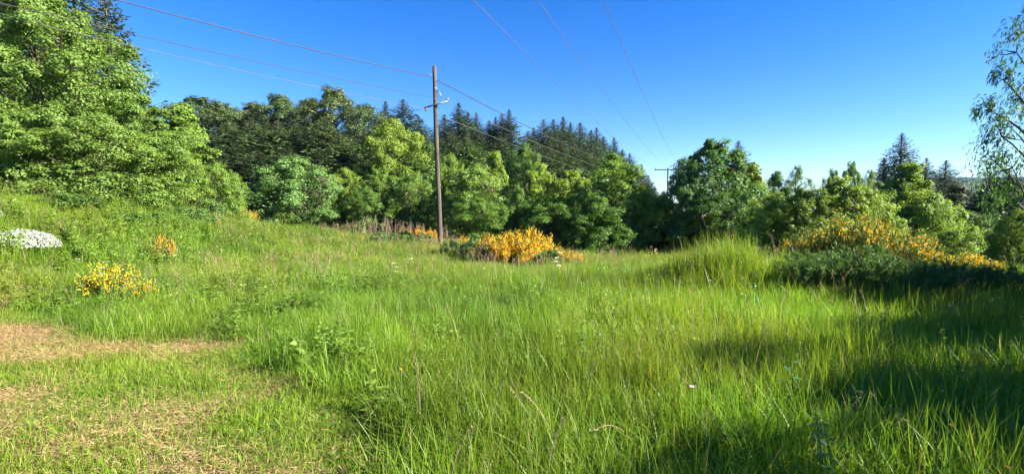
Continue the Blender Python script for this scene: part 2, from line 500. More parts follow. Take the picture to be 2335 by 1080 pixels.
tree('maple_tree', 'round2', 345, 300, 17.5, 190, 'bushy maple between the cone-shaped young maple and the tall left trees', G1, (1.05, 1.05, 1.0))
tree('maple_tree', 'round', 490, 372, 20.0, 130, 'small rounded bush-like maple low beside the cone-shaped young maple', G1, (1.15, 1.15, 1.0))
tree('spruce_tree', 'spruce1', 238, -40, 25, 92, 'dark spruce poking out behind the tall left maple against the sky', None, (.9, .9, 1.05))
tree('spruce_tree', 'spruce3', 130, -190, 27, 125, 'tall dark spruce rising past the top edge behind the left maples', None, (.9, .9, 1.05))
tree('spruce_tree', 'spruce3', 20, -150, 28, 150, 'dark spruce at the top left corner behind the maples', None, (.9, .9, 1.05))

# ------------------------------------------------------------------ forest on the slope
G2 = 'dark rounded trees on the forest skyline'
sky_round = [(455, 221, 56, 150), (500, 233, 50, 120), (575, 233, 54, 110), (637, 216, 52, 130), (700, 225, 56, 120), (762, 200, 50, 140), (835, 237, 50, 120)]
ordw = ['first', 'second', 'third', 'fourth', 'fifth', 'sixth', 'seventh', 'eighth', 'ninth', 'tenth', 'eleventh', 'twelfth']
for k, (x, y, d, w) in enumerate(sky_round):
    lb = 'highest dark round crown on the skyline left of the wooden pole' if x == 762 else f'dark rounded crown on the forest skyline, {ordw[k]} of them from the left'
    tree('forest_tree', 'pine1' if k % 2 else 'pine2', x, y, d, w, lb, G2, (.95 + .1 * (k % 3), .95 + .05 * (k % 2), .95))
G3 = 'grey green conifers in front of the rounded forest trees'
mid = [(515, 282, 44, 95), (571, 270, 43, 90), (608, 272, 44, 80), (633, 276, 42, 85), (671, 276, 43, 85), (704, 276, 42, 85), (742, 272, 41, 95), (771, 304, 40, 90)]
for k, (x, y, d, w) in enumerate(mid):
    tree('spruce_tree', ('spruce1', 'spruce3', 'spruce2')[k % 3], x, y, d, w, f'grey green conifer in the row above the silvery round bush, {ordw[k]} from the left', G3, (1.9, 1.75, 1.45))
for k, (x, y, d, w) in enumerate([(540, 330, 39, 90), (590, 345, 38, 95), (655, 335, 38, 90), (725, 340, 37, 100), (790, 350, 40, 80), (500, 340, 38, 80), (830, 300, 43, 100)]):
    tree('spruce_tree', ('spruce2', 'spruce1', 'spruce3')[k % 3], x, y, d, w, f'dim conifer in the lower forest row behind the silvery round bush, {ordw[(1, 2, 3, 4, 5, 0, 6)[k]]} from the left', 'dim conifers in the lower forest left of the pole', (1.25, 1.2, 1.15))
G4 = 'spruces on the skyline by the wooden pole'
sp1 = [(879, 232, 58, 60), (919, 228, 56, 75), (955, 266, 60, 60), (1013, 262, 58, 60), (1046, 236, 55, 75), (1067, 256, 58, 60), (1086, 258, 60, 55), (1115, 276, 57, 60), (1130, 268, 58, 55), (1145, 260, 56, 55), (1161, 251, 55, 62)]
for k, (x, y, d, w) in enumerate(sp1):
    if x < 990: lb = f'dark spruce on the skyline, {["third", "second", "first"][k]} to the left of the wooden pole'
    elif x == 1161: lb = 'sharp dark spruce standing at the gap in the skyline right of the pole'
    else: lb = f'dark spruce on the skyline, {ordw[k - 3]} to the right of the wooden pole'
    tree('spruce_tree', ('spruce2', 'spruce1')[k % 2], x, y, d, w, lb, G4, (.95, .95, 1.0))
G5 = 'spruces along the forest edge falling away to the right'
sp2 = [(1204, 300, 58, 62), (1217, 292, 62, 60), (1240, 273, 60, 68), (1262, 273, 62, 64), (1284, 268, 64, 68), (1301, 280, 66, 60), (1323, 281, 68, 66), (1348, 297, 70, 58), (1360, 292, 73, 56), (1376, 312, 75, 52), (1400, 314, 78, 54), (1419, 341, 82, 46), (1436, 350, 86, 46), (1463, 375, 92, 42), (1478, 400, 98, 40)]
for k, (x, y, d, w) in enumerate(sp2):
    if k < 12: lb = f'dark spruce on the falling ridge right of the skyline gap, {ordw[k]} from the left'
    else: lb = ['spruce near the low right end of the forest edge, third from its end', 'spruce near the low right end of the forest edge, second from its end', 'last and lowest spruce at the right end of the forest edge'][k - 12]
    tree('spruce_tree', ('spruce1', 'spruce2', 'spruce3')[k % 3], x, y, d, w, lb, G5, (.98, .98, 1.0))
for side, rows in (('left', [(860, 290, 48, 80), (900, 290, 47, 80), (940, 300, 48, 70)]), ('right', [(1000, 310, 47, 60), (1030, 300, 48, 70), (1065, 305, 50, 60), (1095, 300, 48, 70), (1140, 310, 48, 70)]),
                   ('ridge', [(1225, 325, 50, 70), (1252, 330, 51, 70), (1280, 322, 53, 70), (1310, 328, 55, 70), (1335, 335, 57, 70), (1362, 340, 60, 64), (1388, 352, 63, 60), (1412, 368, 68, 56)])):
    for k, (x, y, d, w) in enumerate(rows):
        where = {'left': 'left of the pole', 'right': 'between the pole and the skyline gap', 'ridge': 'under the falling ridge'}[side]
        tree('spruce_tree', ('spruce3', 'spruce1', 'spruce2')[k % 3], x, y, d, w, f'spruce below the skyline {where}, {ordw[k]} from the left', 'spruces inside the forest below the skyline', (1.2, 1.2, 1.0))

# ------------------------------------------------------------------ lit broadleaf trees at the foot of the forest
G6 = 'leafy trees at the foot of the forest'
tree('round_bush', 'round', 668, 356, 29.5, 225, 'silvery green round bushy tree right of the small orange broom', G6, (1.0, 1.12, 1.65))
tree('round_bush', 'round2', 612, 420, 28.5, 120, 'lower left lobe-like bush leaning against the silvery round tree', G6, (1.0, 1.05, 1.2))
tree('leafy_tree', 'oval', 785, 384, 34, 95, 'yellow green slim tree right behind the silvery round tree', G6, (1.35, 1.22, .9))
tree('leafy_tree', 'spike', 862, 386, 32, 130, 'deep green bushy tree halfway between silvery round tree and pole', G6, (.95, 1.0, .9))
tree('leafy_tree', 'round2', 830, 425, 30, 90, 'low deep green bush in front, left of the halfway bushy tree', G6, (.85, .95, .85))
tree('leafy_tree', 'oval', 893, 272, 38, 150, 'tall bright yellow green round crown above the others left of the pole', G6, (1.40, 1.25, .95))
tree('leafy_tree', 'round', 942, 395, 31, 130, 'deep green bushy tree immediately left of the wooden pole', G6, (.98, 1.02, .9))
tree('spruce_tree', 'spruce2', 972, 300, 40, 70, 'bright green young conifer just left of the pole below the skyline', None, (2.6, 2.5, 1.5))
tree('spruce_tree', 'spruce1', 935, 338, 38, 70, 'bright green young conifer between the tall round crown and the pole', None, (2.5, 2.4, 1.4))
tree('spruce_tree', 'spruce1', 1063, 315, 42, 90, 'mid green conifer right of the pole in front of the dark spruces', None, (2.1, 2.1, 1.35))
tree('leafy_tree', 'cone', 1128, 346, 33, 100, 'bright pointed leafy tree right of the pole reaching towards the dark spruces', G6, (1.45, 1.33, 1.0))
tree('leafy_tree', 'round', 1085, 376, 30, 170, 'wide grey green bushy tree just right of the wooden pole', G6, (1.25, 1.22, 1.25))
tree('leafy_tree', 'round2', 1028, 352, 34, 80, 'slim bright green tree half hidden behind the wooden pole', G6, (1.15, 1.15, .95))
tree('leafy_tree', 'round2', 1090, 450, 27, 130, 'low dark green bush under the wide bushy tree right of the pole', G6, (.8, .92, .8))
tree('leafy_tree', 'oval', 1196, 328, 42, 85, 'dull green round crown below the gap in the spruce skyline', None, (.75, .85, .8))
tree('leafy_tree', 'spike', 1232, 374, 30, 120, 'bright leafy tree with upright shoots above the big yellow broom', G6, (1.45, 1.33, 1.0))
tree('leafy_tree', 'spike', 1300, 390, 29.5, 130, 'bright leafy tree half covered by shadow, right of the upright-shooted one', G6, (1.45, 1.33, 1.0))
tree('leafy_tree', 'round', 1180, 430, 29, 100, 'shaded round bush behind the left end of the yellow broom', G6, (.75, .88, .75))  # shade on this bush is put into its tint
tree('leafy_tree', 'round2', 1260, 450, 27, 160, 'dark low bush in shadow directly behind the yellow broom', G6, (.7, .85, .7))  # tint dimmed to deepen the shadow on the low thicket row
tree('leafy_tree', 'spike', 1400, 352, 27.0, 170, 'tall shaded leafy tree in the middle of the shadowed thicket', G6, (.98, 1.05, 1.0))
tree('leafy_tree', 'round2', 1458, 425, 26.0, 100, 'small tree with a bright yellow green lit patch left of the gap', G6, (1.45, 1.28, .8))
tree('leafy_tree', 'round', 1360, 450, 25.5, 170, 'dark low bush in the shadow at the far meadow edge', G6, (.7, .85, .75))  # shadow partly painted through the dimmed leaf tint
tree('leafy_tree', 'round2', 1503, 446, 27.5, 130, 'dark low bush filling the foot of the gap before the far pole', G6, (.85, .95, .8))

for x, y, d, w, lb in ((1492, 425, 75, 40, 'dark conifer top just left of the far pole'), (1512, 436, 70, 40, 'dark conifer top at the foot of the far pole'), (1478, 440, 60, 46, 'dark conifer behind the bright lit small tree by the gap')):
    tree('spruce_tree', 'spruce2', x, y, d, w, lb, 'dark conifers in the gap by the far pole', (.9, .95, 1.05))
# ------------------------------------------------------------------ right-hand trees
G7 = 'trees and bushes on the right'
tree('leafy_tree', 'spike', 1628, 318, 25.5, 190, 'large willow-like tree right of the far pole, shade put into its leaf colour', G7, (.6, .78, .95))  # leaf tint darkened to stand in for the shade on this crown
tree('leafy_tree', 'round2', 1572, 362, 25.0, 110, 'grey green tree overlapping the far pole on the right', G7, (.6, .78, 1.0))  # left part of the same crown, shade carried by the dark tint
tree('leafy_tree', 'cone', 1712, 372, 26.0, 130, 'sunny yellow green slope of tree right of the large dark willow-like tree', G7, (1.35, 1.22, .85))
tree('leafy_tree', 'round', 1640, 440, 23.5, 190, 'low dark bush under the large willow-like tree', G7, (.5, .65, .65))  # dark tint continues the painted shade of the crown above
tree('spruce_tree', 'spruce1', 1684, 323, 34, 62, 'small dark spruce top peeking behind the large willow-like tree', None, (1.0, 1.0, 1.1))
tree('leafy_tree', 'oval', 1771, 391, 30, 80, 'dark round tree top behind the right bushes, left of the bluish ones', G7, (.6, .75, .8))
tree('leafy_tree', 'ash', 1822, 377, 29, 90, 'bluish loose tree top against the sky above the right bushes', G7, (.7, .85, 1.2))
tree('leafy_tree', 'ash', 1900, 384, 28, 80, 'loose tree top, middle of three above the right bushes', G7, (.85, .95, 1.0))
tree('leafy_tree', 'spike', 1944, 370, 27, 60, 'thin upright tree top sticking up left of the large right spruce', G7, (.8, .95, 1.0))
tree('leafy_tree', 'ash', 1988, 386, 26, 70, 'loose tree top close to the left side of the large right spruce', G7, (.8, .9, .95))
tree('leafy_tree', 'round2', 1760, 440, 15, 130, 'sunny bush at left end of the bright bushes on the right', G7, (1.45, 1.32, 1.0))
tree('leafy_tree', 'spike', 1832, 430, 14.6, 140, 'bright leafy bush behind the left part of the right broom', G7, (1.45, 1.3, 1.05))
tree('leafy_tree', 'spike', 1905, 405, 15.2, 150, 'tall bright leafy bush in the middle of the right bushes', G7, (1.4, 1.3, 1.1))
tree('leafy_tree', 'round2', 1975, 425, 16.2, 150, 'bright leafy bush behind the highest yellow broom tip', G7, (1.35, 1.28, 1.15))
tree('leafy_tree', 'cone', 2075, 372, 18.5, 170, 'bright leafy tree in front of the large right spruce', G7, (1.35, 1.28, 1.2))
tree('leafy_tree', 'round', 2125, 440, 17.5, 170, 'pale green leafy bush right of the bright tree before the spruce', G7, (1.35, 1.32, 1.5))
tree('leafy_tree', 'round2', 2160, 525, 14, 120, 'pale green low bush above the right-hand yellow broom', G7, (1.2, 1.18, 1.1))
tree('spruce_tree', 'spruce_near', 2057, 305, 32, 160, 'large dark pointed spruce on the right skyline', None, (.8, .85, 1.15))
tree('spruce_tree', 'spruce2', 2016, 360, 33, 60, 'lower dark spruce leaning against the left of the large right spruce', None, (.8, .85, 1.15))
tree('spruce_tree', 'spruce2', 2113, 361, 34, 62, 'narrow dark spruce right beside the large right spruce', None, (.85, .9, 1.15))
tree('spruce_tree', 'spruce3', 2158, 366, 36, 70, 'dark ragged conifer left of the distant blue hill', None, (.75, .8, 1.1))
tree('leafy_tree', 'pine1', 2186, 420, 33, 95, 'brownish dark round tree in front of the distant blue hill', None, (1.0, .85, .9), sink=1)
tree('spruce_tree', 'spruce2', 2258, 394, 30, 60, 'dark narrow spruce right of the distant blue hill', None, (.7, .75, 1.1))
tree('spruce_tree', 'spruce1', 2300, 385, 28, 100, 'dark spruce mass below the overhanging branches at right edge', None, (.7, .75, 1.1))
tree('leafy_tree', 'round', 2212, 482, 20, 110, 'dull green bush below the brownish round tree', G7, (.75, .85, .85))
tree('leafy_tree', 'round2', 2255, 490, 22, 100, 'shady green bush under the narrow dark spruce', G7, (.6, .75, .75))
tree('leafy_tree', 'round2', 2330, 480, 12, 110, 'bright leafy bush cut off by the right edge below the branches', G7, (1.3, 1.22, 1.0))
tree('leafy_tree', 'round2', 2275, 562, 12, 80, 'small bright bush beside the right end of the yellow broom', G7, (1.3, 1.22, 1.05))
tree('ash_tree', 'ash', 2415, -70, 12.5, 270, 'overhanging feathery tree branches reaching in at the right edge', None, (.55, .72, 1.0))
# out of frame on the right: the trees that shade the right foreground
GO = 'trees outside the frame on the right'
for kd, x, y, h, r_, lb in (('ash', 7.2, -.4, 3.9, 1.7, 'leafy tree outside the frame, beside the viewer on the right'), ('ash', 6.8, 1.2, 3.9, 1.6, 'leafy tree outside the frame shading the near right grass'),
                            ('ash', 7.7, 3.3, 3.9, 1.3, 'loose small tree outside the frame on the right'), ('oval', 7.6, 2.3, 3.5, 1.4, 'round-crowned tree outside the frame shading the lower right grass'), ('round2', 8.7, 4.4, 3.3, 1.3, 'bushy tree outside the frame shading the grass before the broom'), ('round', 9.6, 6.3, 3.3, 1.3, 'leafy bush outside the frame shading the right broom'), ('round2', 10.6, 7.6, 3.4, 1.2, 'bush outside the frame behind the shading ones')):
    p = PR[kd]; gz = float(ground_z(x, y)); root = bpy.data.objects.new('leafy_tree', None); COL.objects.link(root)
    root.location = (x, y, gz); root.scale = (r_ / p['R'], r_ / p['R'], h / p['H'])
    obj('trunk', p['trunk'], root); obj('crown', p['crown'], root); tag(root, lb, 'tree', GO)

# ------------------------------------------------------------------ poles and wires
def telephone_pole(base, H, lean, label, rz=0.0):
    root = bpy.data.objects.new('telephone_pole', None); COL.objects.link(root)
    root.location = base; root.rotation_euler = (0, lean, rz)
    m = MB(); k = np.linspace(0, 1, 14)
    rng = np.random.default_rng(5)
    m.tube(np.stack([.012 * np.sin(k * 7), .012 * np.cos(k * 5), -.5 + k * (H + .5)], 1), .118 - .034 * k + rng.normal(0, .0025, 14), 14)
    m.tube([(0, 0, H - .02), (0, 0, H + .035), (0, 0, H + .07)], [.083, .072, .03], 14)
    obj('shaft', m.mesh('shaft', M['polewood'], True), root)
    for z in (H - .95, H - 1.42, H - 1.66):
        b = MB(); b.tube([(0, 0, z - .03), (0, 0, z + .03)], [.098, .098], 14); obj('metal_band', b.mesh('metal_band', M['steel'], True), root)
    b = MB(); b.tube([(-.50, -.14, H - 1.81), (.04, -.14, H - 1.66), (.58, -.14, H - 1.53)], .038, 6); obj('crossarm', b.mesh('crossarm', M['steel']), root)
    for x, z in ((-.40, H - 1.86), (.56, H - 1.47)):
        b = MB(); kk = np.linspace(0, 1, 7); b.tube(np.stack([x + kk * 0, -.12 + kk * 0, z - .07 + .15 * kk], 1), .055 * np.array([.5, 1, .75, 1, .75, .9, .4]), 10); obj('insulator', b.mesh('insulator', M['porcelain'], True), root)
    b = MB(); b.tube([(-.09, -.05, H - .36), (-.2, -.06, H - .36), (-.2, -.06, H - .22)], .018, 6); obj('hook', b.mesh('hook', M['steel']), root)
    b = MB(); b.tube([(.09, -.05, H - 1.05), (.2, -.06, H - 1.1), (.27, -.06, H - 1.28), (.22, -.06, H - 1.34)], .022, 6); obj('hook', b.mesh('hook', M['steel']), root)
    tag(root, label, 'utility pole', 'utility poles')
    return root


def tee_pole(base, H, label, rz):
    root = bpy.data.objects.new('power_pole', None); COL.objects.link(root)
    root.location = base; root.rotation_euler = (0, 0, rz)
    m = MB(); k = np.linspace(0, 1, 6); m.tube(np.stack([k * 0, k * 0, -.5 + k * (H + .5)], 1), .17 - .05 * k, 10); obj('shaft', m.mesh('shaft', M['polewood'], True), root)
    b = MB(); b.box((0, 0, H - .2), (2.25, .07, .08)); obj('crossarm', b.mesh('crossarm', M['steel']), root)
    for x in (-2.1, 0, 2.1):
        b = MB(); kk = np.linspace(0, 1, 7); b.tube(np.stack([x + kk * 0, .0 + kk * 0, H - .12 + .3 * kk], 1), .07 * np.array([.5, 1, .7, 1, .7, 1, .4]), 8); obj('insulator', b.mesh('insulator', M['porcelain'], True), root)
    tag(root, label, 'utility pole', 'utility poles')


pb = at(1004, 575, 23.0); pt = at(990, 153, 23.0)
pb[2] = float(ground_z(pb[0], 23.0))
PH = pt[2] - pb[2]
telephone_pole(pb, PH, math.atan2(pt[0] - pb[0], PH), 'brown wooden pole standing at the far edge of the meadow')
e1 = np.array([-26.0, -2.2]); e1z = float(ground_z(*e1))
telephone_pole((e1[0], e1[1], e1z), 9.4 - e1z, 0, 'wooden pole outside the frame on the left holding the three cables', R(40))
FP = at(1523, 384, 90.0); fpz = float(ground_z(FP[0], 90.0))
tee_pole((FP[0], 90.0, fpz), FP[2] - fpz, 'small far T-shaped pole half hidden by the grey green tree', R(-20))
BP = np.array([-16.6, -30.0]); bpz = float(ground_z(*BP))
tee_pole((BP[0], BP[1], bpz), 11.5 - bpz, 'T-shaped pole outside the frame behind the viewer', R(-20))


def wire(a, b, sag, r, mat, label, group):
    a = np.asarray(a, float); b = np.asarray(b, float); k = np.linspace(0, 1, 60)[:, None]
    p = a * (1 - k) + b * k; p[:, 2] -= 4 * sag * (k * (1 - k))[:, 0]
    m = MB(); m.tube(p, r, 6)
    tag(obj('overhead_wire', m.mesh('overhead_wire', M[mat], True)), label, 'wire', group)


GW = 'cables on the wooden pole'
t1 = at(979, 174, 22.85); t2 = at(988, 222, 22.85); t3 = at(972, 248, 22.85); t4 = at(1017, 233, 22.9)
wire(t1, (e1[0] + .1, e1[1], 9.25), .70, .017, 'cable', 'thick black cable, highest of three running from pole to top left', GW)
wire(t2, (e1[0], e1[1] + .1, 8.3), .62, .011, 'cable', 'middle cable of the three running left from the wooden pole', GW)
wire(t3, (e1[0] - .3, e1[1] + .4, 8.5), .60, .009, 'wire', 'thin lowest wire of the three running left from the wooden pole', GW)
f1 = at(1522, 397, 89.8); f2 = at(1518, 405, 89.8); f3 = at(1515, 416, 89.8)
t1r = at(998, 183, 22.9)
wire(t1r, f1, 1.25, .019, 'cable', 'thick cable from the wooden pole down right to the far pole', GW)
wire(t4, f2, 1.2, .010, 'wire', 'upper thin wire right of the pole, just below the thick cable', GW)
wire(at(1000, 262, 22.9), f3, 1.15, .011, 'wire', 'lowest cable right of the pole crossing the dark spruces', GW)
ca, sa = math.cos(R(-20)), math.sin(R(-20))
for k, (o_, lb) in enumerate(((-2.1, 'leftmost of three thin power lines crossing the upper sky'), (0, 'middle of three thin power lines crossing the upper sky'), (2.1, 'rightmost of three thin power lines crossing the upper sky'))):
    wire((FP[0] + o_ * ca, 90 + o_ * sa, FP[2] + .1), (BP[0] + o_ * ca, BP[1] + o_ * sa, 11.6), 1.9, .0125, 'wire', lb, 'three power lines overhead')


# ------------------------------------------------------------------ broom, shrubs and dry stalks
def make_broom(seed, H, Rad, n_stem, n_flower, twig=26, flower_from=.45, fsize=.05, tw=.14):
    rng = np.random.default_rng(seed)
    st = MB(); fo = MB(); fl = MB()
    fp = []; fn = []
    for s in range(n_stem):
        th = rng.random() * 6.283; b = Rad * .45 * math.sqrt(rng.random()); bx, by = math.cos(th) * b, math.sin(th) * b
        th2 = th + rng.normal(0, .5); ln = H * rng.uniform(.55, 1.05); out = Rad * rng.uniform(.15, .75)
        k = np.linspace(0, 1, 7)[:, None]
        hump = 1 - .35 * (out / Rad)
        p = np.array([bx, by, -.05]) + k * np.array([math.cos(th2) * out, math.sin(th2) * out, 0]) + np.array([0, 0, 1]) * ln * hump * (1 - (1 - k) ** 1.5)
        p[1:] += rng.normal(0, .02 * H, (6, 3))
        st.tube(p, .009 * H * (1 - .8 * k[:, 0]) + .002, 4, cap=False)
        m = int(twig * rng.uniform(.7, 1.3)); u = rng.uniform(.12, 1, m) * 6; i0 = np.minimum(u.astype(int), 5); f = (u - i0)[:, None]
        pp = p[i0] * (1 - f) + p[i0 + 1] * f; d0 = norm(p[i0 + 1] - p[i0])
        D = norm(d0 * .8 + rng.normal(0, .5, (m, 3)) + np.array([0, 0, .25]))
        leaves(fo, pp, norm(rng.normal(size=(m, 3))), H * tw * rng.uniform(.5, 1.3, m), .13, rng, .03, D=D)
        mf = int(n_flower * rng.uniform(.3, 1.7)); u = rng.uniform(flower_from, 1, mf) * 6; i0 = np.minimum(u.astype(int), 5); f = (u - i0)[:, None]
        q = p[i0] * (1 - f) + p[i0 + 1] * f + rng.normal(0, .045 * H, (mf, 3))
        fp.append(q); fn.append(norm(rng.normal(size=(mf, 3)) + np.array([0, 0, .4])))
    fp = np.concatenate(fp); fn = np.concatenate(fn)
    for _ in range(2):
        leaves(fl, fp, norm(fn + rng.normal(0, .7, fn.shape)), fsize * rng.uniform(.7, 1.3, len(fp)), .8, rng, .15)
    d = dict(stems=st.mesh('stems', M['bark']), foliage=fo.mesh('foliage', M['broom']), H=H, R=Rad)
    if len(fp): d['flowers'] = fl.mesh('flowers', M['petal'])
    return d


BR = {'full': make_broom(31, 1.3, 1.0, 120, 50, 30, .32, .04), 'full2': make_broom(32, 1.2, 1.0, 100, 50, 30, .36, .04),
      'some': make_broom(33, 1.6, 1.1, 130, 14, 90, .55, .042, .09), 'green': make_broom(34, 1.4, 1.1, 150, 0, 150, tw=.085),
      'few': make_broom(35, 1.0, .8, 70, 16, 34, .58, .036)}


def broom(kind, px, top, Yd, wpx, label, group='yellow broom bushes', tint=(1, 1, 1), ftint=(1, 1, 1), name='broom_bush', cat='bush'):
    p = BR[kind]; tp = at(px, top, Yd); gz = float(ground_z(tp[0], Yd))
    root = bpy.data.objects.new(name, None); COL.objects.link(root); root.empty_display_size = .2
    rs = wpx / 2 / F * Yd / p['R']
    root.location = (tp[0], Yd, gz); root.scale = (rs, rs, max(.25, tp[2] - gz) / p['H']); root.rotation_euler = (0, 0, px * .7 % 6.28)
    obj('stems', p['stems'], root); f = obj('foliage', p['foliage'], root); f.color = (*tint, 1)
    if 'flowers' in p:
        w = obj('flowers', p['flowers'], root); w.color = (*ftint, 1)
    tag(root, label, cat, group)
    return root


# big broom in the meadow's far edge
broom('full', 1195, 515, 17.6, 120, 'tallest mass of the big yellow broom behind the meadow')
broom('full2', 1150, 528, 17.2, 90, 'left shoulder of the big yellow broom, nearest the pole')
broom('full', 1235, 545, 16.8, 95, 'lower right part of the big yellow broom')
broom('full2', 1215, 562, 16.0, 70, 'lowest front clump of the big yellow broom')
broom('full2', 1292, 567, 16.6, 80, 'small yellow broom trailing at the right end of the row')
broom('full', 1322, 580, 16.8, 40, 'last low tip of yellow broom by the dark thicket')
broom('few', 1112, 525, 18.2, 70, 'sparse straggly broom left of the big yellow one', ftint=(1, .9, 1))
broom('full2', 1058, 534, 20.5, 36, 'small broom tuft just right of the pole foot')
GB = 'small broom tufts along the far meadow edge'
for x, y, d, w, lb in ((563, 474, 25, 50, 'orange broom bush beside the cone-shaped young maple'), (652, 530, 24, 30, 'tiny broom tuft below the left of the silvery round tree'), (692, 530, 25, 30, 'tiny broom tuft below the right of the silvery round tree'),
                       (735, 526, 25, 34, 'low broom tuft at the right foot of the silvery round tree'), (778, 528, 25, 34, 'low broom tuft left of the dry brown stalks'), (815, 532, 25, 30, 'low broom tuft among the dry brown stalks'),
                       (925, 520, 25, 32, 'leftmost of the three broom tufts just left of the pole foot'), (958, 515, 25, 34, 'middle of the three broom tufts just left of the pole foot'), (985, 518, 25, 30, 'broom tuft touching the pole foot on its left')):
    broom('full2', x, y, d, w, lb, GB, ftint=(.95, .82, 1))
broom('few', 372, 528, 12.5, 50, 'little orange flowering broom on the left bank', ftint=(1, .85, 1))
# near right thicket
GR = 'broom thicket on the right'
for x, y, d, w, k, lb in ((1955, 474, 10.2, 140, 'some', 'tallest yellow-tipped broom of the right thicket'), (1872, 512, 10.6, 140, 'some', 'yellow-tipped broom at the left of the right thicket'),
                          (1812, 540, 11.0, 100, 'few', 'small yellow broom tips at the left end of the right thicket'), (2045, 516, 9.9, 150, 'some', 'yellow-tipped broom right of the tallest one in the right thicket'),
                          (2175, 565, 10.5, 140, 'full', 'bright yellow broom clump near the right edge'), (2240, 585, 11.0, 110, 'full2', 'last yellow broom clump before the right edge')):
    broom(k, x, y, d, w, lb, GR, tint=(1.25, 1.25, 1), ftint=(.98, 1.0, 1))
for x, y, d, w, lb in ((1850, 566, 8.4, 150, 'dark shaded green broom at the left of the right thicket'), (1955, 548, 8.3, 170, 'dark shaded green broom in front of the tallest yellow tips'), (2075, 582, 7.8, 180, 'dark shaded green broom in the middle of the right thicket'),
                       (2195, 590, 7.9, 190, 'dark shaded green broom under the bright yellow clump'), (2320, 600, 7.5, 190, 'dark shaded green broom cut off by the right edge')):
    broom('green', x, y, d, w, lb, GR, tint=(1.0, 1.1, .9))
# small yellow-flowered plant on the left
yf = MB()
broom('few', 243, 592, 8.9, 130, 'bright yellow flowering plant beside the mown patch on the left', None, tint=(1.2, 1.2, .9), ftint=(1.0, 1.18, 1))
broom('few', 320, 632, 8.6, 90, 'low sparse-flowered plant right of the bright yellow one', None, tint=(1.0, 1.1, .9), ftint=(1.0, 1.1, 1))
# white blossom mound
def make_mound(seed, H, Rad, n):
    rng = np.random.default_rng(seed); st = MB(); fl = MB(); fo = MB()
    d = norm(np.abs(rng.normal(size=(n, 3))) * np.array([1, 1, 1])); d[:, :2] *= np.where(rng.random((n, 2)) < .5, -1, 1)
    s = np.array([Rad, Rad, H]); P = d * s * (rng.uniform(.86, 1.04, n) + .10 * (fbm(d[:, 0] * 4 + 9, d[:, 1] * 4, 3) - .5))[:, None]
    leaves(fl, P, norm(d + rng.normal(0, .8, d.shape)), rng.uniform(.03, .06, n), .8, rng, .1)
    m = n // 2; Q = P[:m] * rng.uniform(.45, .93, (m, 1)); leaves(fo, Q, norm(d[:m] + rng.normal(0, .6, (m, 3))), rng.uniform(.04, .08, m), .5, rng)
    for i_ in range(60):
        st.tube([(0, 0, -.05), P[i_] * .5 + [0, 0, .05], P[i_]], .006, 4, cap=False)
    return dict(stems=st.mesh('stems', M['bark']), foliage=fo.mesh('foliage', M['shrub']), flowers=fl.mesh('flowers', M['white']), H=H, R=Rad)


BR['mound'] = make_mound(41, .6, .9, 3600)
broom('mound', 45, 524, 10.5, 140, 'low mound of dense white blossom on the left bank', None, name='white_flower_mound', cat='flowering shrub')
broom('mound', -80, 532, 10.7, 140, 'white blossom mound continuing past the left edge', None, name='white_flower_mound', cat='flowering shrub')

PR['shrub1'] = make_broad(51, 1.0, .8, prof_bush, 26, 12, 18, .075, .04, 'shrub', .32, stems=4, inner=.1)
PR['shrub2'] = make_broad(52, 1.0, .75, prof_bush, 24, 12, 18, .07, .04, 'shrub', .34, stems=4, inner=.1, spiky=.6)
GS = 'low shrubs at the far meadow edge'
for x, y, d, w, tnt, lb in ((868, 528, 23, 60, (.9, 1, .9), 'low round green shrub left of the pole, leftmost of a row'), (922, 525, 23.5, 70, (.9, 1, .9), 'low round green shrub in the middle between dry stalks and pole'), (962, 530, 23, 60, (.9, 1, .9), 'low green shrub next to the pole foot on its left'),
                            (1078, 545, 19, 70, (1, 1.05, 1.1), 'pale low shrub between the pole foot and big yellow broom'), (1030, 545, 20, 50, (1, 1, 1), 'low green shrub touching the pole foot on its right'), (1258, 568, 15.4, 80, (.9, 1.05, .75), 'round green shrub at the foot of the big yellow broom'),
                            (1120, 550, 17.5, 60, (.85, .95, .9), 'low green shrub below the straggly broom'), (600, 520, 24, 70, (.95, 1, .8), 'low green shrub below the orange broom'), (520, 505, 20, 90, (.95, 1.05, .8), 'low green shrub on the end of the bank below the cone-shaped maple'),
                            (420, 470, 17, 110, (.95, 1.05, .85), 'leafy shrub on the crest of the bank left of the cone-shaped maple'), (300, 480, 14.5, 130, (.9, 1, .85), 'leafy shrub on the bank above the little orange broom'), (150, 440, 14, 160, (.95, 1, .8), 'leafy shrub on the bank crest above the white mound'), (470, 452, 19, 90, (1.1, 1.1, 1), 'pale leafy shrub on bank crest at the foot of the cone-shaped maple'),
                            (1640, 545, 20, 90, (.6, .8, .7), 'dark low shrub behind the tall grass hump'), (1760, 540, 14.5, 110, (.75, .9, .8), 'dark green shrub between the tall grass hump and yellow tips')):
    tree('low_shrub', 'shrub1' if x % 20 < 10 else 'shrub2', x, y, d, w, lb, GS, tnt, cat='shrub')


